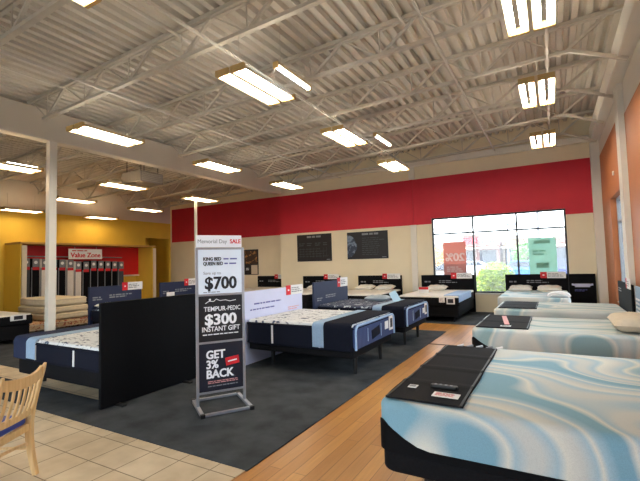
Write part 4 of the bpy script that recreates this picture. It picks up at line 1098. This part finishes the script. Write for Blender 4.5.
car(-7.2, 44, 'carwhite', 'white car parked before the pink shop across the car park')
for x, y, h, lb in ((-3.41, 40, 4.5, 'tall grey lamp post in the car park seen through the middle pane'), (-.64, 26, 9.5, 'slim grey lamp post seen through the right-hand pane above the green poster')):
    t = thing('lamp_post', (x, y, -.1), lb, 'lamp post', 'car park lamp posts')
    bm = B(); tube(bm, [(x, y, -.1), (x, y, h)], .09, 10, r2=.06); part('pole', bm, 'polegrey', t)
    bm = B(); box(bm, x-.9, x+.9, y-.15, y+.15, h, h+.16, .03); part('lamp_head', bm, 'polegrey', t)

# ------------------------------------------------------------------ daylight and camera
w = bpy.data.worlds.new('sky'); SC.world = w; w.use_nodes = True; nt = w.node_tree; bg = nt.nodes['Background']
tc = nt.nodes.new('ShaderNodeTexCoord'); sx = nt.nodes.new('ShaderNodeSeparateXYZ'); rp = nt.nodes.new('ShaderNodeValToRGB')
rp.color_ramp.elements[0].position = 0; rp.color_ramp.elements[0].color = (.95, .97, 1, 1); rp.color_ramp.elements[1].position = .6; rp.color_ramp.elements[1].color = (.68, .82, 1, 1)
nt.links.new(tc.outputs['Generated'], sx.inputs[0]); nt.links.new(sx.outputs['Z'], rp.inputs[0]); nt.links.new(rp.outputs[0], bg.inputs[0]); bg.inputs[1].default_value = 6.5
sl = bpy.data.lights.new('sun', 'SUN'); sl.energy = 11; sl.angle = .01; sl.color = (1, .95, .86); so = bpy.data.objects.new('sun', sl); COL.objects.link(so)
so.rotation_euler = (Vector((.62, .05, -.9)).normalized()).to_track_quat('-Z', 'Y').to_euler()
def portal(name, loc, rot, sx_, sy_):
    l = bpy.data.lights.new(name, 'AREA'); l.shape = 'RECTANGLE'; l.size = sx_; l.size_y = sy_; l.cycles.is_portal = True
    o = bpy.data.objects.new(name, l); COL.objects.link(o); o.location = loc; o.rotation_euler = rot
portal('portal_back', ((WX0+WX1)/2, YB+.2, (WZ0+WZ1)/2), (-PI/2, 0, 0), WX1-WX0, WZ1-WZ0)
portal('portal_front', (-4.35, YF-.2, 1.65), (PI/2, 0, 0), 10.3, 2.7)
for y0, y1, z0, z1 in RW: portal('portal_side', (XR+.25, (y0+y1)/2, (z0+z1)/2), (PI/2, 0, PI/2), y1-y0, z1-z0)

cam = bpy.data.cameras.new('camera'); co = bpy.data.objects.new('camera', cam); COL.objects.link(co)
r = Vector((0.8686738, 0.4946975, -0.0260812)); dn = Vector((-0.0502573, 0.0356288, -0.9981006)); fw = Vector((-0.4928286, 0.8683346, 0.0558120))
m4 = Matrix.Identity(4)
for i in range(3): m4[i][0] = r[i]; m4[i][1] = -dn[i]; m4[i][2] = -fw[i]; m4[i][3] = (0, 0, HC)[i]
co.matrix_world = m4; cam.sensor_fit = 'HORIZONTAL'; cam.sensor_width = 36; cam.lens = 408.57/640*36; cam.clip_start = .05; cam.clip_end = 300
SC.camera = co
vs = SC.view_settings; vs.view_transform = 'Standard'; vs.look = 'None'; vs.gamma = 1; vs.use_curve_mapping = False; vs.exposure = 0.4
SC.cycles.use_denoising = True; SC.cycles.max_bounces = 8; SC.cycles.diffuse_bounces = 5; SC.cycles.transparent_max_bounces = 12
SC.cycles.sample_clamp_indirect = 6
